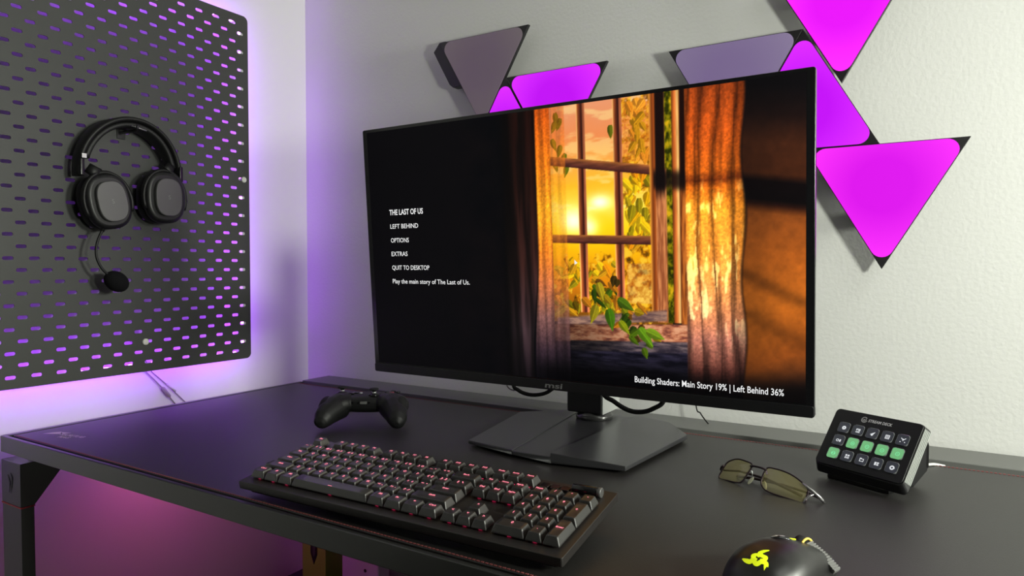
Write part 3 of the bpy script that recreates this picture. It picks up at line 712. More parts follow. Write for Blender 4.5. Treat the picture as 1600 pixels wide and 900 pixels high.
# ------------------------------------------------------------------ headset on its hook
def build_headset():
    t = thing('headset', 'black over-ear gaming headset with boom microphone hanging on the pegboard', 'headset', (0.075, -0.51, 0.545))
    def cup(cy, cz, rot, xo, sx):
        # local X along board (+y), local Y up, Z out of the board
        X = Vector((0, math.cos(rot), math.sin(rot))); Y = Vector((0, -math.sin(rot), math.cos(rot)))
        M = frame_matrix((xo, cy, cz), X, Y)
        def ring(a, bb, z, p=2.5): return [(x, y, z) for x, y in supell(a, bb, p, 48)]
        b = B().loft([ring(0.036, 0.046, -0.0005), ring(0.040, 0.050, 0.006), ring(0.041, 0.051, 0.022), ring(0.037, 0.047, 0.0285)], M); pad = b.build('ear_cushion', M_leather, t)
        b = B().loft([ring(0.038, 0.048, 0.026), ring(0.0415, 0.0515, 0.032), ring(0.0415, 0.0515, 0.041), ring(0.0395, 0.0495, 0.0445), ring(0.034, 0.044, 0.0470)], M); cupo = b.build('ear_cup', M_black, t)
        b = B().loft([ring(0.0275, 0.0375, 0.0465, 2.7), ring(0.0275, 0.0375, 0.0540, 2.7), ring(0.0262, 0.0362, 0.0552, 2.7)], M); b.build('speaker_plate', M_gun, cupo)
        b = B(); put_text(b, 'S', 0, -0.004, M, height=0.008, center=True, zoff=0.0554); b.build('cup_logo', M_logo_grey, cupo)
        # yoke around the upper half
        pts = []
        for k in range(25):
            a = math.radians(-25+230*k/24); pts.append((0.0440*math.cos(a), 0.0545*math.sin(a), 0.038))
        b = B().tube(pts, 0.0038, 8, M, squash=1.3); b.tube([(sx*0.006, 0.052, 0.038), (sx*0.020, 0.066, 0.030)], [0.011, 0.010], 12, M, squash=0.6); b.build('yoke', M_blackmatte, t)
        return M
    ML = cup(-0.5650, 0.4060, 0.20, 0.057, -1); MR = cup(-0.4540, 0.4230, 0.02, 0.057, 1)
    # headband arch (flat band, wide across the board normal)
    def arch(ry, rz, x0, x1, th_, a0, a1, n=40, cy=-0.5135, cz=0.462):
        rings = []
        for k in range(n+1):
            a = math.radians(a0+(a1-a0)*k/n); c_, s_ = math.cos(a), math.sin(a)
            fl = 1-0.45*abs(math.cos(a))**3
            xm = (x0+x1)/2; hw = (x1-x0)/2*fl
            ring = []
            for (dx, dr) in [(-1, -0.5), (-0.8, -1), (0.8, -1), (1, -0.5), (1, 0.5), (0.8, 1), (-0.8, 1), (-1, 0.5)]:
                ring.append((xm+dx*hw, cy+(ry+dr*th_/2)*c_, cz+(rz+dr*th_/2)*s_))
            rings.append(ring)
        return B().loft(rings)
    arch(0.0975, 0.106, 0.053, 0.104, 0.009, -6, 186).build('headband', M_blackmatte, t)
    arch(0.087, 0.096, 0.055, 0.098, 0.010, 14, 166).build('headband_cushion', M_leather, t)
    # metal sliders
    for (y, z) in ((-0.6100, 0.462), (-0.4175, 0.470)):
        B().box((0.066, y-0.004, z-0.012), (0.096, y+0.004, z+0.020)).build('slider', M_gloss, t, bevel=0.002)
    B().box((0.0965, -0.612, 0.482), (0.0985, -0.604, 0.490)).build('slider_clip', M_silver, t)
    B().tube([(0.0965, -0.520, 0.5555), (0.0965, -0.490, 0.5510)], 0.0016, 8).build('glossy_badge', M_silver, t)
    # microphone
    b = cable(None, [(0.092, -0.5700, 0.362), (0.094, -0.5850, 0.332), (0.096, -0.5890, 0.305), (0.097, -0.5800, 0.281), (0.097, -0.5640, 0.265)], 0.0024, None, None)
    mic = b.build('microphone_boom', M_blackmatte, t)
    B().tube([(0.091, -0.5640, 0.372), (0.0925, -0.5760, 0.350)], [0.0045, 0.0035], 10).build('boom_joint', M_blackmatte, mic)
    rings = []
    Mf = frame_matrix((0.096, -0.5530, 0.2560), (0, 0.80, -0.6), (1, 0, 0))
    for k in range(15):
        a = -PI/2+PI*k/14; rings.append([(0.0235*math.sin(a), 0.0185*math.cos(a)*math.cos(2*PI*q/24)+1e-5*q, 0.0185*math.cos(a)*math.sin(2*PI*q/24)) for q in range(24)])
    B().loft(rings, Mf).build('microphone_foam', M_foam, mic)
build_headset()
def build_hook():
    t = thing('peg_hook', 'black hook on the pegboard holding up the headset band', 'hook', (0.051, -0.515, 0.545))
    B().tube([(0.0512, -0.515, 0.5475), (0.088, -0.515, 0.5460), (0.106, -0.515, 0.5480), (0.110, -0.515, 0.556)], 0.0028, 10).build('peg', M_black, t)
    B().box((0.0502, -0.523, 0.535), (0.0522, -0.507, 0.560)).build('plate', M_black, t, bevel=0.0006)
build_hook()

# ------------------------------------------------------------------ keyboard
def build_keyboard():
    t = thing('keyboard', 'full-size black mechanical keyboard with pink backlit legends, tilted on its feet', 'keyboard', (0.686, -0.7296, 0.0), 0.01836)
    ya, ti = 0.01836, 0.1485
    O = Vector((0.6859, -0.7297, 0.0190))
    ux = Vector((math.cos(ya), math.sin(ya), 0)); bk = Vector((-math.sin(ya), math.cos(ya), 0))
    vv = bk*math.cos(ti)+Vector((0, 0, 1))*math.sin(ti)
    K = frame_matrix(O, ux, vv)                      # X along the rows, Y to the back, Z off the plate
    KW, KD = 0.4455, 0.1400
    b = B(); b.prism(rrect(0, 0, KW, KD, 0.0025, 3), -0.0095, 0.0, K); b.build('base', M_kplate, t, bevel=0.0008)
    b = B(); b.prism(rrect(0.009, 0.009, KW-0.009, KD-0.009, 0.003, 3), -0.0165, -0.0095, K); b.build('underside', M_rubber, t)
    for u in (0.045, KW-0.045-0.03):
        b = B()
        for (y0, y1) in ((KD-0.022, KD-0.010),):
            p0 = K @ Vector((u, y0, -0.016)); p1 = K @ Vector((u+0.03, y1, -0.016))
            b.box((p0.x, p0.y+0.001, 0.0), (p1.x, p1.y, p0.z+0.002))
        b.build('foot', M_rubber, t)
    U = 0.01905; U0, V0 = 0.0088, 0.0118
    # rows: list of (legend, width units) ; None = gap
    SPC = 'SPACE'
    rows = [
        (0, [('Ctrl', 1.25), ('#', 1.25), ('Alt', 1.25), (SPC, 6.25), ('Alt', 1.25), ('Fn', 1.25), ('=', 1.25), ('Ctrl', 1.25), (None, .25), ('<', 1), ('v', 1), ('>', 1), (None, .25), ('0', 2), ('.', 1), ('Enter', 1, 2)]),
        (1, [('Shift', 2.25)]+[(c, 1) for c in 'ZXCVBNM']+[('< ,', 1), ('> .', 1), ('? /', 1), ('Shift', 2.75), (None, 1.25), ('^', 1), (None, 1.25), ('1', 1), ('2', 1), ('3', 1)]),
        (2, [('Caps', 1.75)]+[(c, 1) for c in 'ASDFGHJKL']+[(': ;', 1), ('" \'', 1), ('Enter', 2.25), (None, 3.5), ('4', 1), ('5', 1), ('6', 1), ('+', 1, 2)]),
        (3, [('Tab', 1.5)]+[(c, 1) for c in 'QWERTYUIOP']+[('{ [', 1), ('} ]', 1), ('| \\', 1.5), (None, .25), ('Del', 1), ('End', 1), ('PgDn', 1), (None, .25), ('7', 1), ('8', 1), ('9', 1)]),
        (4, [('~ `', 1)]+[(c, 1) for c in ('! 1', '@ 2', '# 3', '$ 4', '% 5', '^ 6', '& 7', '* 8', '( 9', ') 0', '_ -', '+ =')]+[('Back', 2), (None, .25), ('Ins', 1), ('Home', 1), ('PgUp', 1), (None, .25), ('Num', 1), ('/', 1), ('*', 1), ('-', 1)]),
        (5.27, [('Esc', 1), (None, 1), ('F1', 1), ('F2', 1), ('F3', 1), ('F4', 1), (None, .5), ('F5', 1), ('F6', 1), ('F7', 1), ('F8', 1), (None, .5), ('F9', 1), ('F10', 1), ('F11', 1), ('F12', 1), (None, .25), ('PrtSc', 1), ('ScrLk', 1), ('Pause', 1)]),
    ]
    cache = {}
    PI_ = PM[t.name].inverted()
    def keymesh(wu, hu):
        if (wu, hu) in cache: return cache[(wu, hu)]
        w_, h_ = wu*U-0.0011, hu*U-0.0011
        zb, zt_ = 0.0022, 0.0105
        tw0, tw1 = 0.0029, w_-0.0029
        def ringz(x0, y0, x1, y1, z, r): return [(x, y, z) for x, y in rrect(x0, y0, x1, y1, r, 3)]
        b = B()
        b.loft([ringz(0, 0, w_, h_, zb, 0.0008), ringz(0.0002, 0.0002, w_-0.0002, h_-0.0002, zb+0.0012, 0.0010),
                ringz(0.0028, 0.0028, w_-0.0028, h_-0.0014, zt_-0.0005, 0.0014), ringz(0.0031, 0.0031, w_-0.0031, h_-0.0017, zt_-0.0001, 0.0014)], caps=False, smooth=False)
        # dished top
        nx, ny = 6, 3
        x0, x1, y0, y1 = 0.0031, w_-0.0031, 0.0031, h_-0.0017
        outer = ringz(x0, y0, x1, y1, zt_-0.0001, 0.0014)
        inner = [(x0+(x-x0)*0.72+(x1-x0)*0.14, y0+(y-y0)*0.72+(y1-y0)*0.14, zt_-0.0006) for x, y, z in outer]
        n = len(outer)
        b.add(outer+inner, [(i, (i+1) % n, n+(i+1) % n, n+i) for i in range(n)]+[tuple(range(n, 2*n))], smooth=True)
        me = bpy.data.meshes.new('key'); me.from_pydata(b.v, [], b.f); me.polygons.foreach_set('use_smooth', b.sm)
        bm = bmesh.new(); bm.from_mesh(me); bmesh.ops.remove_doubles(bm, verts=bm.verts, dist=1e-6); bmesh.ops.recalc_face_normals(bm, faces=bm.faces); bm.to_mesh(me); bm.free()
        me.materials.append(M_key)
        sw = B(); cx, cy = w_/2, h_/2; sw.box((cx-0.0048, cy-0.0048, 0.0001), (cx+0.0048, cy+0.0048, 0.0040))
        if wu >= 2:
            for dx in (-0.012, 0.012): sw.box((cx+dx-0.0015, cy-0.004, 0.0001), (cx+dx+0.0015, cy+0.001, 0.004))
        if hu >= 2:
            for dy in (-0.012, 0.012): sw.box((cx-0.002, cy+dy-0.0015, 0.0001), (cx+0.004, cy+dy+0.0015, 0.004))
        ms = bpy.data.meshes.new('switch'); ms.from_pydata(sw.v, [], sw.f); ms.materials.append(M_switch)
        cache[(wu, hu)] = (me, ms); return cache[(wu, hu)]
    leg_cache = {}
    NM = {SPC: 'spacebar', 'Shift': 'shift_key', 'Ctrl': 'control_key', 'Alt': 'alt_key', 'Tab': 'tab_key', 'Caps': 'caps_lock_key', 'Enter': 'enter_key', 'Back': 'backspace_key', 'Esc': 'escape_key'}
    glow = B()
    for row, ks in rows:
        x = 0.0; y = row*U
        for k in ks:
            s, wu = k[0], k[1]; hu = k[2] if len(k) > 2 else 1
            if s is None: x += wu*U; continue
            me, ms = keymesh(wu, hu)
            ML = PI_ @ K @ Matrix.Translation((U0+x+0.00055, V0+y+0.00055, 0))
            o = bpy.data.objects.new(NM.get(s, 'key'), me); COL.objects.link(o); o.parent = t; o.matrix_local = ML
            so = bpy.data.objects.new('switch', ms); COL.objects.link(so); so.parent = o
            if s != SPC:
                key = (s, wu, hu)
                if key not in leg_cache:
                    lb = B(); h = 0.0034 if len(s) == 1 else (0.0030 if len(s) <= 3 else 0.0025)
                    two = ' ' in s
                    put_text(lb, s, (wu*U-0.0011)/2, hu*U*0.5+0.0008, None, width=(0.0085 if len(s) >= 4 or two else None), height=h, center=True, bold=0.03, zoff=0.01048)
                    ml = bpy.data.meshes.new('legend'); ml.from_pydata(lb.v, [], lb.f); ml.materials.append(M_legend); leg_cache[key] = ml
                lo = bpy.data.objects.new('legend', leg_cache[key]); COL.objects.link(lo); lo.parent = o
            else:
                lb = B(); lb.box((wu*U/2-0.003, 0.0048, 0.01025), (wu*U/2+0.003, 0.0055, 0.01040))
                ml = bpy.data.meshes.new('legend'); ml.from_pydata(lb.v, [], lb.f); ml.materials.append(M_legend)
                lo = bpy.data.objects.new('legend', ml); COL.objects.link(lo); lo.parent = o
            cx, cy = U0+x+wu*U/2, V0+y+hu*U/2
            glow.box((cx-0.0014, cy+0.0052, 0.0002), (cx+0.0014, cy+0.0066, 0.0012), K)
            glow.box((cx-0.0020, cy-0.0056, 0.0002), (cx+0.0020, cy-0.0050, 0.0006), K)
            x += wu*U
    o = glow.build('backlight', M_glow, t); o['kind'] = 'stuff'; o['label'] = 'red backlight under the keys'
    # media buttons and volume roller above the number pad
    for i in range(3):
        u = 0.3600+i*0.0125
        b = B(); b.prism(rrect(u, 0.1185, u+0.0105, 0.1285, 0.002, 3), 0.0, 0.0032, K); b.build('media_button', M_gloss, t, bevel=0.0006)
    Md = K @ Matrix.Translation((0.399, 0.1245, 0.0046)) @ Matrix.Rotation(PI/2, 4, 'Y')
    b = B().lathe([(0.0046, 0), (0.0052, 0.001), (0.0052, 0.028), (0.0048, 0.029)], 28, Md); b.build('volume_roller', M_gloss, t)
    b = B().lathe([(0.0050, 0.0292), (0.0056, 0.0298), (0.0056, 0.0335), (0.0048, 0.0342)], 28, Md); o = b.build('roller_end', M_gun, t); o['label'] = 'grey metal end cap of the roller'
build_keyboard()

# ------------------------------------------------------------------ game controller
def remesh_blob(name, b, m, parent, voxel=0.0012, smooth=8):
    o = b.build(name, m, parent)
    md = o.modifiers.new('rm', 'REMESH'); md.mode = 'VOXEL'; md.voxel_size = voxel; md.use_smooth_shade = True
    sm = o.modifiers.new('sm', 'SMOOTH'); sm.iterations = smooth; sm.factor = 0.6
    return o
def ell(b, c, r, M=None, rot=None, n=24, p=2.0):
    T = Matrix.Translation(c)
    if rot: T = T @ Euler(rot).to_matrix().to_4x4()
    if M is not None: T = M @ T
    rings = []
    m = n//2
    for k in range(m+1):
        a = -PI/2+PI*k/m
        sa = math.copysign(abs(math.sin(a))**(2/p), math.sin(a)); ca = abs(math.cos(a))**(2/p)+1e-4
        ring = []
        for q in range(n):
            t_ = 2*PI*q/n; c_, s_ = math.cos(t_), math.sin(t_)
            ring.append((r[0]*ca*math.copysign(abs(c_)**(2/p), c_), r[1]*ca*math.copysign(abs(s_)**(2/p), s_), r[2]*sa))
        rings.append(ring)
    return b.loft(rings, T)
def build_controller():
    yaw = 0.545
    t = thing('game_controller', 'black game controller with thumbsticks resting on the mat left of the keyboard', 'controller', (0.553, -0.366, 0.0), yaw)
    G = PM[t.name]
    # local: X right, Y away from the viewer, Z up
    b = B()
    ell(b, (0, 0.020, 0.0385), (0.052, 0.033, 0.0165), G, p=3.0, n=32)
    for s in (-1, 1):
        ell(b, (s*0.046, 0.012, 0.0365), (0.031, 0.036, 0.0195), G, (-0.10, s*0.14, 0), n=28, p=2.2)
        pts = [(s*0.046, 0.002, 0.0350), (s*0.053, -0.012, 0.0320), (s*0.0600, -0.027, 0.0265), (s*0.0640, -0.040, 0.0205), (s*0.0655, -0.050, 0.0155), (s*0.0655, -0.0555, 0.0140)]
        b.tube(pts, [0.0240, 0.0230, 0.0205, 0.0175, 0.0125, 0.0050], 20, G)
    remesh_blob('shell', b, M_blackmatte, t, 0.0013, 6)
    # darker top plate
    for s in (-1, 1):
        b = B(); ell(b, (s*0.0625, -0.020, 0.0325), (0.0160, 0.030, 0.0165), G, (0.55, 0, s*-0.18), n=24)
        b.build('grip_cover', M_rubber, t)
    def stick(x, y, z):
        T = G @ Matrix.Translation((x, y, z))
        st = B().lathe([(0.0105, 0.0), (0.0105, 0.0015), (0.0040, 0.0035), (0.0036, 0.0090)], 24, T).build('thumbstick', M_gloss, t)
        B().lathe([(0.0038, 0.0088), (0.0080, 0.0098), (0.0085, 0.0112), (0.0078, 0.0124), (0.0060, 0.0116)], 28, T).build('stick_cap', M_rubber, st)
        B().lathe([(0.0043, 0.0035), (0.0043, 0.0068)], 20, T).build('stick_ring', M_silver, st)
    stick(-0.0480, 0.0300, 0.0520); stick(0.0150, 0.0060, 0.0530)
    for i, (x, y) in enumerate(((0.044, 0.022), (0.054, 0.030), (0.044, 0.038), (0.034, 0.030))):
        B().lathe([(0.0045, 0.0), (0.0045, 0.0028), (0.0035, 0.0036)], 18, G @ Matrix.Translation((x, y, 0.0525))).build('face_button', mat('red_button', (0.25, 0.03, 0.04), 0.3) if i == 0 else M_black, t)
    b = B(); b.box((-0.0265, 0.006, 0.0535), (-0.0215, 0.024, 0.0565), G); b.box((-0.0330, 0.0125, 0.0535), (-0.0150, 0.0175, 0.0563), G); b.build('direction_pad', M_gloss, t, bevel=0.0008)
    for x in (-0.010, 0.010): B().lathe([(0.0028, 0), (0.0028, 0.003)], 14, G @ Matrix.Translation((x, 0.014, 0.0540))).build('menu_button', M_silver if x < 0 else M_black, t)
    # ports facing the viewer
    yf = -0.0125
    Mp = G @ frame_matrix((0, yf, 0.0430), (1, 0, 0), (0, 0, 1))
    B().prism(rrect(-0.006, -0.0022, 0.006, 0.0022, 0.0012, 3), -0.003, 0.0012, Mp).build('expansion_port', M_silver, t)
    for x in (-0.0195, -0.0095, 0.0095): B().lathe([(0.0016 if x > -0.015 else 0.0020, -0.002), (0.0016 if x > -0.015 else 0.0020, 0.0010)], 16, Mp @ Matrix.Translation((x, 0, 0))).build('socket', M_gloss, t)
build_controller()

# ------------------------------------------------------------------ key deck
def build_deck():
    t = thing('macro_pad', 'small black macro pad with fifteen lit icon keys on an angled stand', 'macro pad', (1.345, -0.20, 0.0), -0.4797)
    X, Y, Z, ya, ti = 1.283, -.2661, .0205, -.4797, .6451
    ux = Vector((math.cos(ya), math.sin(ya), 0)); bk = Vector((-math.sin(ya), math.cos(ya), 0)); up = Vector((0, 0, 1))*math.cos(ti)+bk*math.sin(ti)
    F = frame_matrix((X, Y, Z), ux, up)
    W, H = 0.118, 0.084
    out = rrect(0, 0, W, H, 0.006, 5); big = rrect(-0.0008, -0.0065, W+0.0025, H+0.001, 0.006, 5)
    b = B(); b.prism(rrect(0.0006, 0.0, W-0.0004, H, 0.006, 5), -0.0020, 0.0, F, top=out); b.build('faceplate', M_black, t, bevel=0.0008)
    b = B(); b.loft([[(x, y, z) for x, y in r] for r, z in ((rrect(0.004, -0.004, W-0.001, H-0.004, 0.005, 5), -0.0190), (rrect(-0.0005, -0.0085, W+0.0045, H-0.0005, 0.006, 5), -0.0120), (rrect(0.0000, -0.0012, W+0.0008, H+0.0003, 0.006, 5), -0.0020))], F, smooth=False)
    b.build('body', M_black, t, bevel=0.0006)
    b = B()
    # ribbed right side, with grazing lamplight put into its pale grey
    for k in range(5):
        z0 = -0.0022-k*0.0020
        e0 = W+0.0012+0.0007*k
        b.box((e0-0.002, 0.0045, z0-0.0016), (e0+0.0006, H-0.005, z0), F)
    o = b.build('lit_side', M_lit_side, t, bevel=0.0003); o['label'] = 'ribbed case side, coloured pale where lamplight grazes it'
    # stand
    # stand profile in the plane across the pad (bk direction, z)
    def SP(u, d, z): p = Vector((X, Y, 0))+ux*u+bk*d; return (p.x, p.y, z)
    b = B()
    prof = [(0.012, 0.0), (0.016, 0.012), (0.052, 0.062), (0.100, 0.056), (0.104, 0.050), (0.104, 0.022), (0.100, 0.016), (0.068, 0.0)][::-1]
    for (u0, u1) in ((0.012, 0.018), (W-0.028, W-0.022)):
        n = len(prof); vs = [SP(u0, d, z) for d, z in prof]+[SP(u1, d, z) for d, z in prof]
        b.add(vs, [tuple(range(n)), tuple(range(2*n-1, n-1, -1))]+[(i, n+i, n+(i+1) % n, (i+1) % n) for i in range(n)])
    for (d0, z0_, d1, z1_) in ((0.012, 0.0, 0.068, 0.004), (0.098, 0.020, 0.104, 0.050)):
        vs = [SP(u, d, z) for u in (0.012, W-0.022) for d, z in ((d0, z0_), (d1, z0_), (d1, z1_), (d0, z1_))]
        b.add(vs, [(0, 1, 2, 3), (7, 6, 5, 4), (0, 4, 5, 1), (1, 5, 6, 2), (2, 6, 7, 3), (3, 7, 4, 0)])
    b.build('stand', M_black, t)
    # keys
    Mk = mat('lcd_key_dark', (0.02, 0.021, 0.024), 0.22, emit=s2l(48, 50, 58), es=0.8)
    Mg = mat('lcd_key_green', (0.02, 0.03, 0.02), 0.22, emit=s2l(112, 182, 122), es=0.95)
    Mi = mat('icon_white', (0, 0, 0), 0.4, emit=(0.8, 0.82, 0.85), es=0.9)
    Mig = mat('icon_green', (0, 0, 0), 0.4, emit=s2l(130, 235, 165), es=0.9)
    Mrim = mat('clear_key_rim', (0.25, 0.26, 0.27), 0.12, metal=0.3)
    px, py = 0.0198, 0.0195
    green = {(1, 1), (1, 2), (1, 3), (1, 4), (2, 0)}
    for r in range(3):
        for c_ in range(5):
            cx = 0.0212+c_*px; cy = 0.0568-r*py; h = 0.0074
            g = (r, c_) in green
            b = B(); b.prism(rrect(cx-h, cy-h, cx+h, cy+h, 0.0026, 4), 0.0, 0.0014, F); ko = b.build('lcd_key', Mg if g else Mk, t, bevel=0.0005)
            b = B(); pr = rrect(cx-h-0.0002, cy-h-0.0002, cx+h+0.0002, cy+h+0.0002, 0.0027, 4); pi_ = rrect(cx-h+0.0004, cy-h+0.0004, cx+h-0.0004, cy+h-0.0004, 0.0024, 4); n = len(pr)
            b.add([(x, y, 0.0015) for x, y in pr]+[(x, y, 0.0019) for x, y in pi_]+[(x, y, 0.0003) for x, y in pr], [(i, (i+1) % n, n+(i+1) % n, n+i) for i in range(n) if 5 <= i < 10 or i < 4]+[(2*n+i, 2*n+(i+1) % n, (i+1) % n, i) for i in range(n)], F)
            b.build('key_rim', Mrim, ko)
            b = B(); z = 0.00185; ic = (r*5+c_)
            ccx, ccy = cx+0.0008, cy-0.0006
            def q(x0, y0, x1, y1): b.add([(ccx+x0, ccy+y0, z), (ccx+x1, ccy+y0, z), (ccx+x1, ccy+y1, z), (ccx+x0, ccy+y1, z)], [(0, 1, 2, 3)], F)
            def ringf(ro, ri, x=0, y=0, n_=20):
                vs = [(ccx+x+ro*math.cos(2*PI*k/n_), ccy+y+ro*math.sin(2*PI*k/n_), z) for k in range(n_)]+[(ccx+x+ri*math.cos(2*PI*k/n_), ccy+y+ri*math.sin(2*PI*k/n_), z) for k in range(n_)]
                b.add(vs, [(k, (k+1) % n_, n_+(k+1) % n_, n_+k) for k in range(n_)], F)
            s_ = 0.0028
            if g:
                ringf(s_, s_*0.72); q(-0.0012, -0.0004, 0.0012, 0.0004)
                if ic == 10: q(-0.003, -0.0012, -0.001, 0.0012); q(0.001, -0.0012, 0.003, 0.0012)
                if ic == 6: q(-0.0012, -0.001, -0.0006, 0.001); q(0.0006, -0.001, 0.0012, 0.001)
            elif ic == 0: ringf(s_, s_*0.35); q(-s_, -0.0003, s_, 0.0003)
            elif ic == 1: q(-s_, -s_, s_, -s_*0.5); q(-s_, 0, -s_*0.5, s_); q(0, -0.0008, 0.0008, s_); q(s_*0.5, -s_*0.3, s_, s_); q(-s_, s_*0.6, s_, s_)
            elif ic == 2: b.add([(ccx-0.003, ccy-0.001, z), (ccx+0.0005, ccy-0.0032, z), (ccx+0.0032, ccy+0.003, z)], [(0, 1, 2)], F); q(-0.0012, -0.003, 0.0, -0.001)
            elif ic == 3: q(-s_, -s_, s_, -s_*0.65); q(-s_, s_*0.65, s_, s_); q(-s_, -s_, -s_*0.65, s_); q(s_*0.65, -s_, s_, s_); ringf(0.0014, 0.0007)
            elif ic == 4: q(-0.0004, -0.001, 0.0004, 0.0022); b.add([(ccx-0.0034, ccy+0.0028, z), (ccx-0.0026, ccy+0.0034, z), (ccx+0.0004, ccy+0.0004, z), (ccx-0.0004, ccy, z)], [(0, 1, 2, 3)], F); b.add([(ccx+0.0034, ccy+0.0028, z), (ccx+0.0026, ccy+0.0034, z), (ccx-0.0004, ccy+0.0004, z), (ccx+0.0004, ccy, z)], [(0, 1, 2, 3)], F); q(-0.0034, -0.003, -0.0022, -0.0018); q(0.0022, -0.003, 0.0034, -0.0018)
            elif ic == 5: ringf(0.0020, 0.0011, -0.0018); q(0.0008, -0.002, 0.0030, 0.0016)
            elif ic == 11: q(-s_, 0.0004, -0.0004, s_); q(0.0004, 0.0004, s_, s_); q(-s_, -s_, -0.0012, -0.0004); q(-0.0006, -s_, 0.0006, -0.0004); q(0.0012, -s_, s_, -0.0004)
            elif ic == 12: q(-s_, -s_*0.8, s_, -s_*0.5); q(-s_, -s_*0.8, -s_*0.7, s_); q(s_*0.7, -s_*0.8, s_, s_*0.6); q(-s_, s_*0.4, s_, s_*0.7); q(-s_, s_*0.7, -0.0004, s_)
            elif ic == 13: q(-s_, -s_*0.8, -0.0003, s_*0.8); q(0.0003, -s_*0.8, s_, -0.0003); q(0.0003, 0.0003, s_, s_*0.8)
            elif ic == 14: ringf(0.0030, 0.0012); q(0.0012, -0.0006, 0.0034, 0.0006)
            b.build('icon', Mig if g else Mi, ko)
    # name and emblem
    b = B(); put_text(b, 'STREAM DECK', 0.0487, 0.0722, F, width=0.0318, height=0.0038, bold=0.03, zoff=0.0003, shear=0.1); b.build('printed_name', M_logo_light, t)
    b = B(); n_ = 24; z = 0.0003; cx, cy = 0.0432, 0.0742
    for ro, ri, a0, a1 in ((0.0042, 0.0034, 40, 345), (0.0026, 0.0019, 150, 420)):
        vs = []; fs = []
        for k in range(n_+1):
            a = math.radians(a0+(a1-a0)*k/n_); vs += [(cx+ro*math.cos(a), cy+ro*math.sin(a), z), (cx+ri*math.cos(a), cy+ri*math.sin(a), z)]
            if k: fs.append((2*k-2, 2*k, 2*k+1, 2*k-1))
        b.add(vs, fs, F)
    b.add([(cx-0.0008, cy-0.0012, z), (cx+0.0014, cy, z), (cx-0.0008, cy+0.0012, z)], [(0, 1, 2)], F)
    b.build('printed_emblem', M_logo_light, t)
build_deck()
cable('white_usb_cable', [(1.400, -0.150, 0.010), (1.412, -0.138, 0.0035), (1.424, -0.1245, 0.0020), (1.436, -0.112, -0.002)], 0.0019, M_white_cable, 'short white cable running from the macro pad into the gap behind the mat')

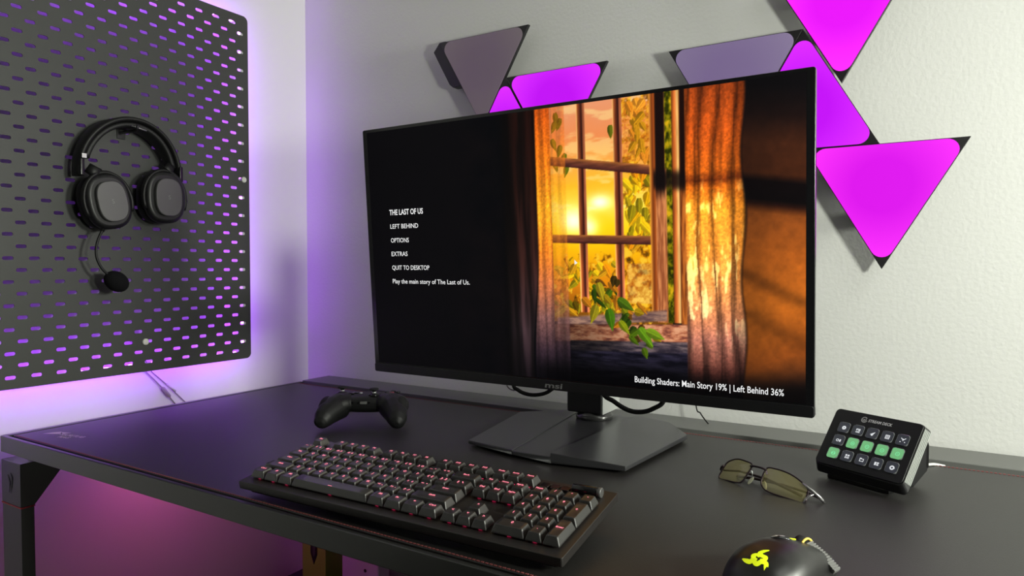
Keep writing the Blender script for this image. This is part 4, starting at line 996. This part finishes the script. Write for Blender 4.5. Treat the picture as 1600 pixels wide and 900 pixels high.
# ------------------------------------------------------------------ glasses
def build_glasses():
    ya, ti = -0.37, 0.50
    t = thing('eyeglasses', 'folded half-wrap eyeglasses with dark metal frame and yellowish lenses', 'glasses', (1.2297, -0.3696, 0.0), ya)
    ux = Vector((math.cos(ya), math.sin(ya), 0)); bk = Vector((-math.sin(ya), math.cos(ya), 0)); up = Vector((0, 0, 1))*math.cos(ti)+bk*math.sin(ti)
    F = frame_matrix((1.2297, -0.3696, 0.0015), ux, up)
    def smooth(pts, n=8, closed=True):
        P = [Vector((*p, 0)) for p in pts]; out = []; N = len(P)
        for i in range(N if closed else N-1):
            p0, p1, p2, p3 = P[(i-1) % N], P[i], P[(i+1) % N], P[(i+2) % N]
            for k in range(n):
                s = k/n; v = 0.5*((2*p1)+(-p0+p2)*s+(2*p0-5*p1+4*p2-p3)*s*s+(-p0+3*p1-3*p2+p3)*s**3); out.append((v.x, v.y))
        return out
    left = smooth([(-0.0602, 0.0010), (-0.0590, 0.0130), (-0.0540, 0.0245), (-0.0410, 0.0312), (-0.0270, 0.0312), (-0.0165, 0.0283), (-0.0190, 0.0160), (-0.0235, 0.0045), (-0.0300, 0.0010), (-0.0450, 0.0003)])
    right = smooth([(0.0045, 0.0283), (0.0160, 0.0310), (0.0330, 0.0300), (0.0480, 0.0255), (0.0605, 0.0180), (0.0615, 0.0090), (0.0600, 0.0003), (0.0400, -0.0004), (0.0160, 0.0005), (0.0060, 0.0045), (0.0022, 0.0120)])
    curve = lambda x: -0.0016*(x/0.06)**2*3.0
    for pts, nm in ((left, 'left'), (right, 'right')):
        P3 = [(x, y, curve(x)) for x, y in pts]; P3.append(P3[0])
        B().tube(P3, 0.00105, 8, F).build('lens_rim', M_gframe, t)
        n = len(pts); cx = sum(p[0] for p in pts)/n; cy = sum(p[1] for p in pts)/n
        vs = [(x, y, curve(x)) for x, y in pts]+[(cx+(x-cx)*0.5, cy+(y-cy)*0.5, curve(x)*0.6+0.001) for x, y in pts]+[(cx, cy, curve(cx)+0.0014)]
        fs = [(i, (i+1) % n, n+(i+1) % n, n+i) for i in range(n)]+[(n+i, n+(i+1) % n, 2*n) for i in range(n)]
        B().add(vs, fs, F, smooth=True).build('lens', M_lens, t)
    b = B(); b.tube([(-0.0175, 0.0262, 0), (-0.0120, 0.0272, 0.0014), (-0.0060, 0.0274, 0.0018), (0.0000, 0.0272, 0.0014), (0.0050, 0.0268, 0)], 0.0014, 8, F, squash=1.6); b.build('bridge', M_gframe, t)
    for (a_, c_, e_) in (((-0.0178, 0.0200, 0), (-0.0145, 0.0150, -0.0050), (-0.0160, 0.0090, -0.0065)), ((0.0030, 0.0210, 0), (0.0010, 0.0150, -0.0050), (0.0050, 0.0080, -0.0065))):
        w_ = B().tube([a_, ((a_[0]+c_[0])/2, a_[1]+0.001, -0.004), c_], 0.0005, 6, F).build('pad_arm', M_silver, t)
        b = B(); d = 0.35 if a_[0] < 0 else -0.35
        ell(b, e_, (0.0024, 0.0062, 0.0014), F, (0, 0, -d*1.3), n=16); b.build('nose_pad', M_clearpad, w_)
    # end pieces wrapping back to the hinges
    ring = lambda x, y0, y1, z, th: [(x, y0, z), (x, y1, z), (x+0.0008, y1, z-th), (x+0.0008, y0, z-th)]
    Mep = mat('polished_gunmetal', (0.38, 0.37, 0.38), 0.25, metal=0.85)
    b = B(); b.tube([(0.0540, 0.0225, -0.001), (0.0600, 0.0195, -0.0035), (0.0660, 0.0170, -0.0065), (0.0715, 0.0140, -0.0105), (0.0750, 0.0115, -0.0160), (0.0755, 0.0100, -0.0215)], [0.0008, 0.0017, 0.0022, 0.0024, 0.0021, 0.0014], 10, F)
    b.build('end_piece', Mep, t)
    b = B(); b.tube([(0.0598, -0.0003, -0.0040), (0.0612, 0.0050, -0.0045), (0.0640, 0.0100, -0.0055), (0.0680, 0.0135, -0.0070)], [0.0010, 0.0013, 0.0015, 0.0010], 8, F)
    b.build('end_brace', Mep, t)
    b = B(); b.loft([ring(-0.0570, 0.0170, 0.0190, 0.0, 0.0014), ring(-0.0620, 0.0120, 0.0170, -0.0025, 0.0014), ring(-0.0640, 0.0100, 0.0140, -0.0110, 0.0014)], F, smooth=True)
    b.build('end_piece', M_gframe, t)
    # folded temples lying behind the lenses
    def TP(u, d, z): p = Vector((1.2297, -0.3696, 0))+ux*u+bk*d; return (p.x, p.y, z)
    B().tube([TP(0.0722, 0.0205, 0.0042), TP(0.055, 0.0245, 0.0060), TP(0.020, 0.0275, 0.0062), TP(-0.020, 0.0260, 0.0050), TP(-0.045, 0.0230, 0.0024)], [0.0013, 0.0016, 0.0018, 0.0019, 0.0022], 8).build('temple', M_gframe, t)
    B().tube([TP(-0.0625, 0.0175, 0.0075), TP(-0.040, 0.0215, 0.0110), TP(0.000, 0.0220, 0.0102), TP(0.030, 0.0200, 0.0055), TP(0.050, 0.0175, 0.0026)], [0.0013, 0.0016, 0.0018, 0.0019, 0.0022], 8).build('temple', M_gframe, t)
build_glasses()

# ------------------------------------------------------------------ mouse
def build_mouse():
    ang = -math.atan2(0.39, 0.92)
    t = thing('computer_mouse', 'black ergonomic mouse with a yellow-green emblem at the lower edge of the photo', 'mouse', (1.304, -0.631, 0.0), ang)
    # local: Y forward, X right
    Lh = 0.0635
    def halfw(v, z=0):
        s = (v+Lh)/(2*Lh); s = min(max(s, 0), 1)
        base = math.sqrt(max(0, 1-(2*s-1)**2)) ** 0.62
        return 0.0345*base*(1+0.10*math.cos((s-0.25)*2*PI))*0.97
    def height(v):
        s = (v+Lh)/(2*Lh); s = min(max(s, 0), 1)
        return 0.0425*(math.sin(PI*min(1, s**0.62))**0.55 if s < 1 else 0)
    def hz(v):
        s = min(max((v+Lh)/(2*Lh), 0.0), 1.0)
        xs = [0, 0.02, 0.08, 0.18, 0.30, 0.42, 0.55, 0.70, 0.85, 0.95, 1.0]; ys = [0.006, 0.0145, 0.0255, 0.0345, 0.0400, 0.0420, 0.0410, 0.0355, 0.0275, 0.0210, 0.0150]
        return float(np.interp(s, xs, ys))
    def surf(u, v):
        W = halfw(v)+1e-5; k = min(1, abs(u)/W)
        return 0.004+(hz(v)-0.004)*(1-k**2.6)**0.62
    rings = []; n = 33
    vs_ = [-Lh*math.cos(PI*k/44) for k in range(45)]; vs_[0] += 0.0004; vs_[-1] -= 0.0004
    for v in vs_:
        W = halfw(v); ring = []
        for k in range(n):
            a = PI*k/(n-1); c_, s_ = math.cos(a), math.sin(a)
            u = W*math.copysign(abs(c_)**0.75, c_); ring.append((u, v, 0.004+(hz(v)-0.004)*abs(s_)**0.80))
        ring += [(-W*0.92, v*0.99, 0.0012), (W*0.92, v*0.99, 0.0012)]
        rings.append(ring)
    B().loft(rings).build('shell', M_mouse, t, local=True)
    B().box((-0.022, -0.045, 0), (0.022, 0.045, 0.0014)).build('skates', M_blackmatte, t, local=True)
    # emblem: three interlocking curls
    def stroke(b, pts, wds, up=0.0005, sub=8):
        P = [Vector((*p, 0)) for p in pts]; out = []; ww = []
        for i in range(len(P)-1):
            p0, p1, p2, p3 = P[max(i-1, 0)], P[i], P[i+1], P[min(i+2, len(P)-1)]
            for k in range(sub):
                s = k/sub; out.append(0.5*((2*p1)+(-p0+p2)*s+(2*p0-5*p1+4*p2-p3)*s*s+(-p0+3*p1-3*p2+p3)*s**3)); ww.append(wds[i]*(1-s)+wds[i+1]*s)
        out.append(P[-1]); ww.append(wds[-1]); vs = []; fs = []
        for i, p in enumerate(out):
            d = (out[min(i+1, len(out)-1)]-out[max(i-1, 0)]).normalized(); nn = Vector((-d.y, d.x, 0))*ww[i]
            for q in (p+nn, p, p-nn): vs.append((q.x, q.y, surf(q.x, q.y)+up))
            if i: fs += [(3*i-3, 3*i, 3*i+1, 3*i-2), (3*i-2, 3*i+1, 3*i+2, 3*i-1)]
        b.add(vs, fs, None, True)
    b = B()
    cx, cy, sc = 0.0030, -0.0385, 1.0
    for k in range(3):
        a = math.radians(95+120*k); ca, sa = math.cos(a), math.sin(a)
        loc = [(0.0135, -0.0030), (0.0105, 0.0002), (0.0070, 0.0022), (0.0044, -0.0004), (0.0040, -0.0042), (0.0008, -0.0046), (-0.0008, -0.0015)]
        pts = [(cx+(x*ca-y*sa)*sc, cy+(x*sa+y*ca)*sc*0.92) for x, y in loc]
        stroke(b, pts, [0.0004, 0.0017, 0.0021, 0.0020, 0.0020, 0.0018, 0.0010], up=0.0005+0.0001*k)
    b.build('emblem', M_razer, t, local=True)
    # central slit with two small buttons
    b = B(); 
    sp = [(-0.0105, -0.0005), (-0.0085, 0.0040), (-0.0050, 0.0085), (-0.0010, 0.0120)]
    b = B().tube([(x, y, surf(x, y)+0.0006) for x, y in sp], [0.0006, 0.0014, 0.0014, 0.0006], 8); b.build('silver_lip', M_silver, t, local=True)
    b = B().tube([(x+0.0035, y-0.001, surf(x+0.0035, y-0.001)-0.0004) for x, y in sp], [0.0014, 0.0026, 0.0026, 0.0012], 10); b.build('button_recess', M_gloss, t, local=True)
    ell(B(), (-0.0035, 0.0050, surf(-0.0035, 0.005)+0.0010), (0.0014, 0.0038, 0.0012), None, (0, 0, -0.6), 14).build('mode_button', M_silver, t, local=True)
    b = B().tube([(-0.0015, 0.014, surf(-0.0015, 0.014)+0.0003), (-0.0005, 0.022, surf(-0.0005, 0.022)+0.0003)], 0.0007, 6); b.build('amber_line', M_razer, t, local=True)
    # wheel
    Mw = Matrix.Translation((0.0005, 0.0300, 0.0270)) @ Matrix.Rotation(PI/2, 4, 'Y')
    wh = B().lathe([(0.0085, -0.0042), (0.0112, -0.0034), (0.0112, 0.0034), (0.0085, 0.0042)], 36, Mw).build('scroll_wheel', M_rubber, t, local=True)
    B().loft([[(r_*math.cos(2*PI*k/36), r_*math.sin(2*PI*k/36), z_) for k in range(36)] for r_, z_ in [(0.0096, 0.0043), (0.0112, 0.0043), (0.0112, 0.0056), (0.0096, 0.0056), (0.0096, 0.0043)]], Mw, caps=False).build('wheel_ring', M_amber, wh, local=True)
    # ribbed edge strip, and side grip with lamplight put into its pale grey
    b = B(); 
    for k in range(13):
        s = k/12; u = 0.0070+0.0225*s; v = 0.0330+0.0110*s-0.006*s*s; z = surf(min(u, halfw(v)*0.97), v)+0.0004
        z = 0.0330-0.0170*s
        M = Matrix.Translation((u, v, z)) @ Matrix.Rotation(0.55, 4, 'Y')
        b.box((-0.00066, -0.0050, -0.0030), (0.00066, 0.0050, 0.0010), M); b.box((-0.0013, -0.0046, -0.0032), (0.0013, 0.0046, 0.0002), M)
    b.build('ribbed_strip', mat('grey_rubber_ribs', (0.16, 0.16, 0.155), 0.6), t, local=True)
    rings = []
    for k in range(17):
        v = -0.018+0.062*k/16; W = halfw(v); s = math.sin(PI*k/16)**0.5
        ring = []
        for q in range(9):
            a = q/8; uu = W*(0.66+0.36*a); zz = surf(min(uu, W*0.985), v) if a < 0.8 else 0.010
            ring.append((W*(1.0-0.30*(1-a)*s)+0.0010*s, v, max(0.0045, 0.0045+(surf(W*(1-0.34*s), v)+0.0006-0.0045)*(1-a)**0.9*1.0)))
        rings.append(ring)
    B().loft(rings, None, caps=False, closed=False).build('side_grip', M_mouse_side, t, local=True)
build_mouse()

# ------------------------------------------------------------------ things under the desk
def under_desk():
    t = thing('storage_case', 'black box standing on the floor against the wall under the desk', 'box', (0.25, -0.17, -ZD))
    B().box((0.045, -0.30, -ZD+0.004), (0.52, -0.030, -0.492)).build('body', M_blackmatte, t, bevel=0.006)
    B().box((0.050, -0.295, -ZD), (0.515, -0.035, -ZD+0.004)).build('feet', M_rubber, t)
    t = thing('yellow_box', 'yellow card box with a black pointed mark, standing under the desk', 'box', (0.13, -0.10, -0.492))
    B().box((0.091, -0.105, -0.492), (0.172, -0.045, -0.330)).build('body', M_yellow, t, bevel=0.001)
    b = B(); M = frame_matrix((0.133, -0.1052, -0.40), (1, 0, 0), (0, 0, 1))
    b.prism([(-0.012, 0.02), (-0.012, -0.022), (-0.001, -0.048), (0.011, -0.022), (0.011, 0.02)], 0.0, 0.0006, M); b.build('printed_mark', M_black, t)
    b = B(); b.prism([(-0.005, 0.02), (-0.005, -0.020), (0.0, -0.030), (0.005, -0.020), (0.005, 0.02)], 0.0006, 0.0010, M); b.build('mark_centre', mat('grey_ink', (0.05, 0.05, 0.05), 0.5), t)
    t = thing('lilac_device', 'pale lilac rounded device lying behind the yellow box under the desk', 'device', (0.275, -0.10, -0.492))
    b = B(); M = frame_matrix((0.275, -0.075, -0.427), (1, 0, 0), (0, 0, 1)); b.prism(rrect(-0.060, -0.065, 0.060, 0.065, 0.03, 6), -0.02, 0.02, M); b.build('body', M_lilac, t, bevel=0.006)
    b = B(); b.lathe([(0.004, 0.0195), (0.004, 0.021)], 18, M @ Matrix.Translation((0.018, -0.003, 0))); b.build('button', M_black, t)
    b = B(); b.lathe([(0.0001, 0.018), (0.018, 0.0215), (0.020, 0.018)], 24, M @ Matrix.Translation((0.0, -0.05, 0))); b.build('dial', M_black, t)
under_desk()
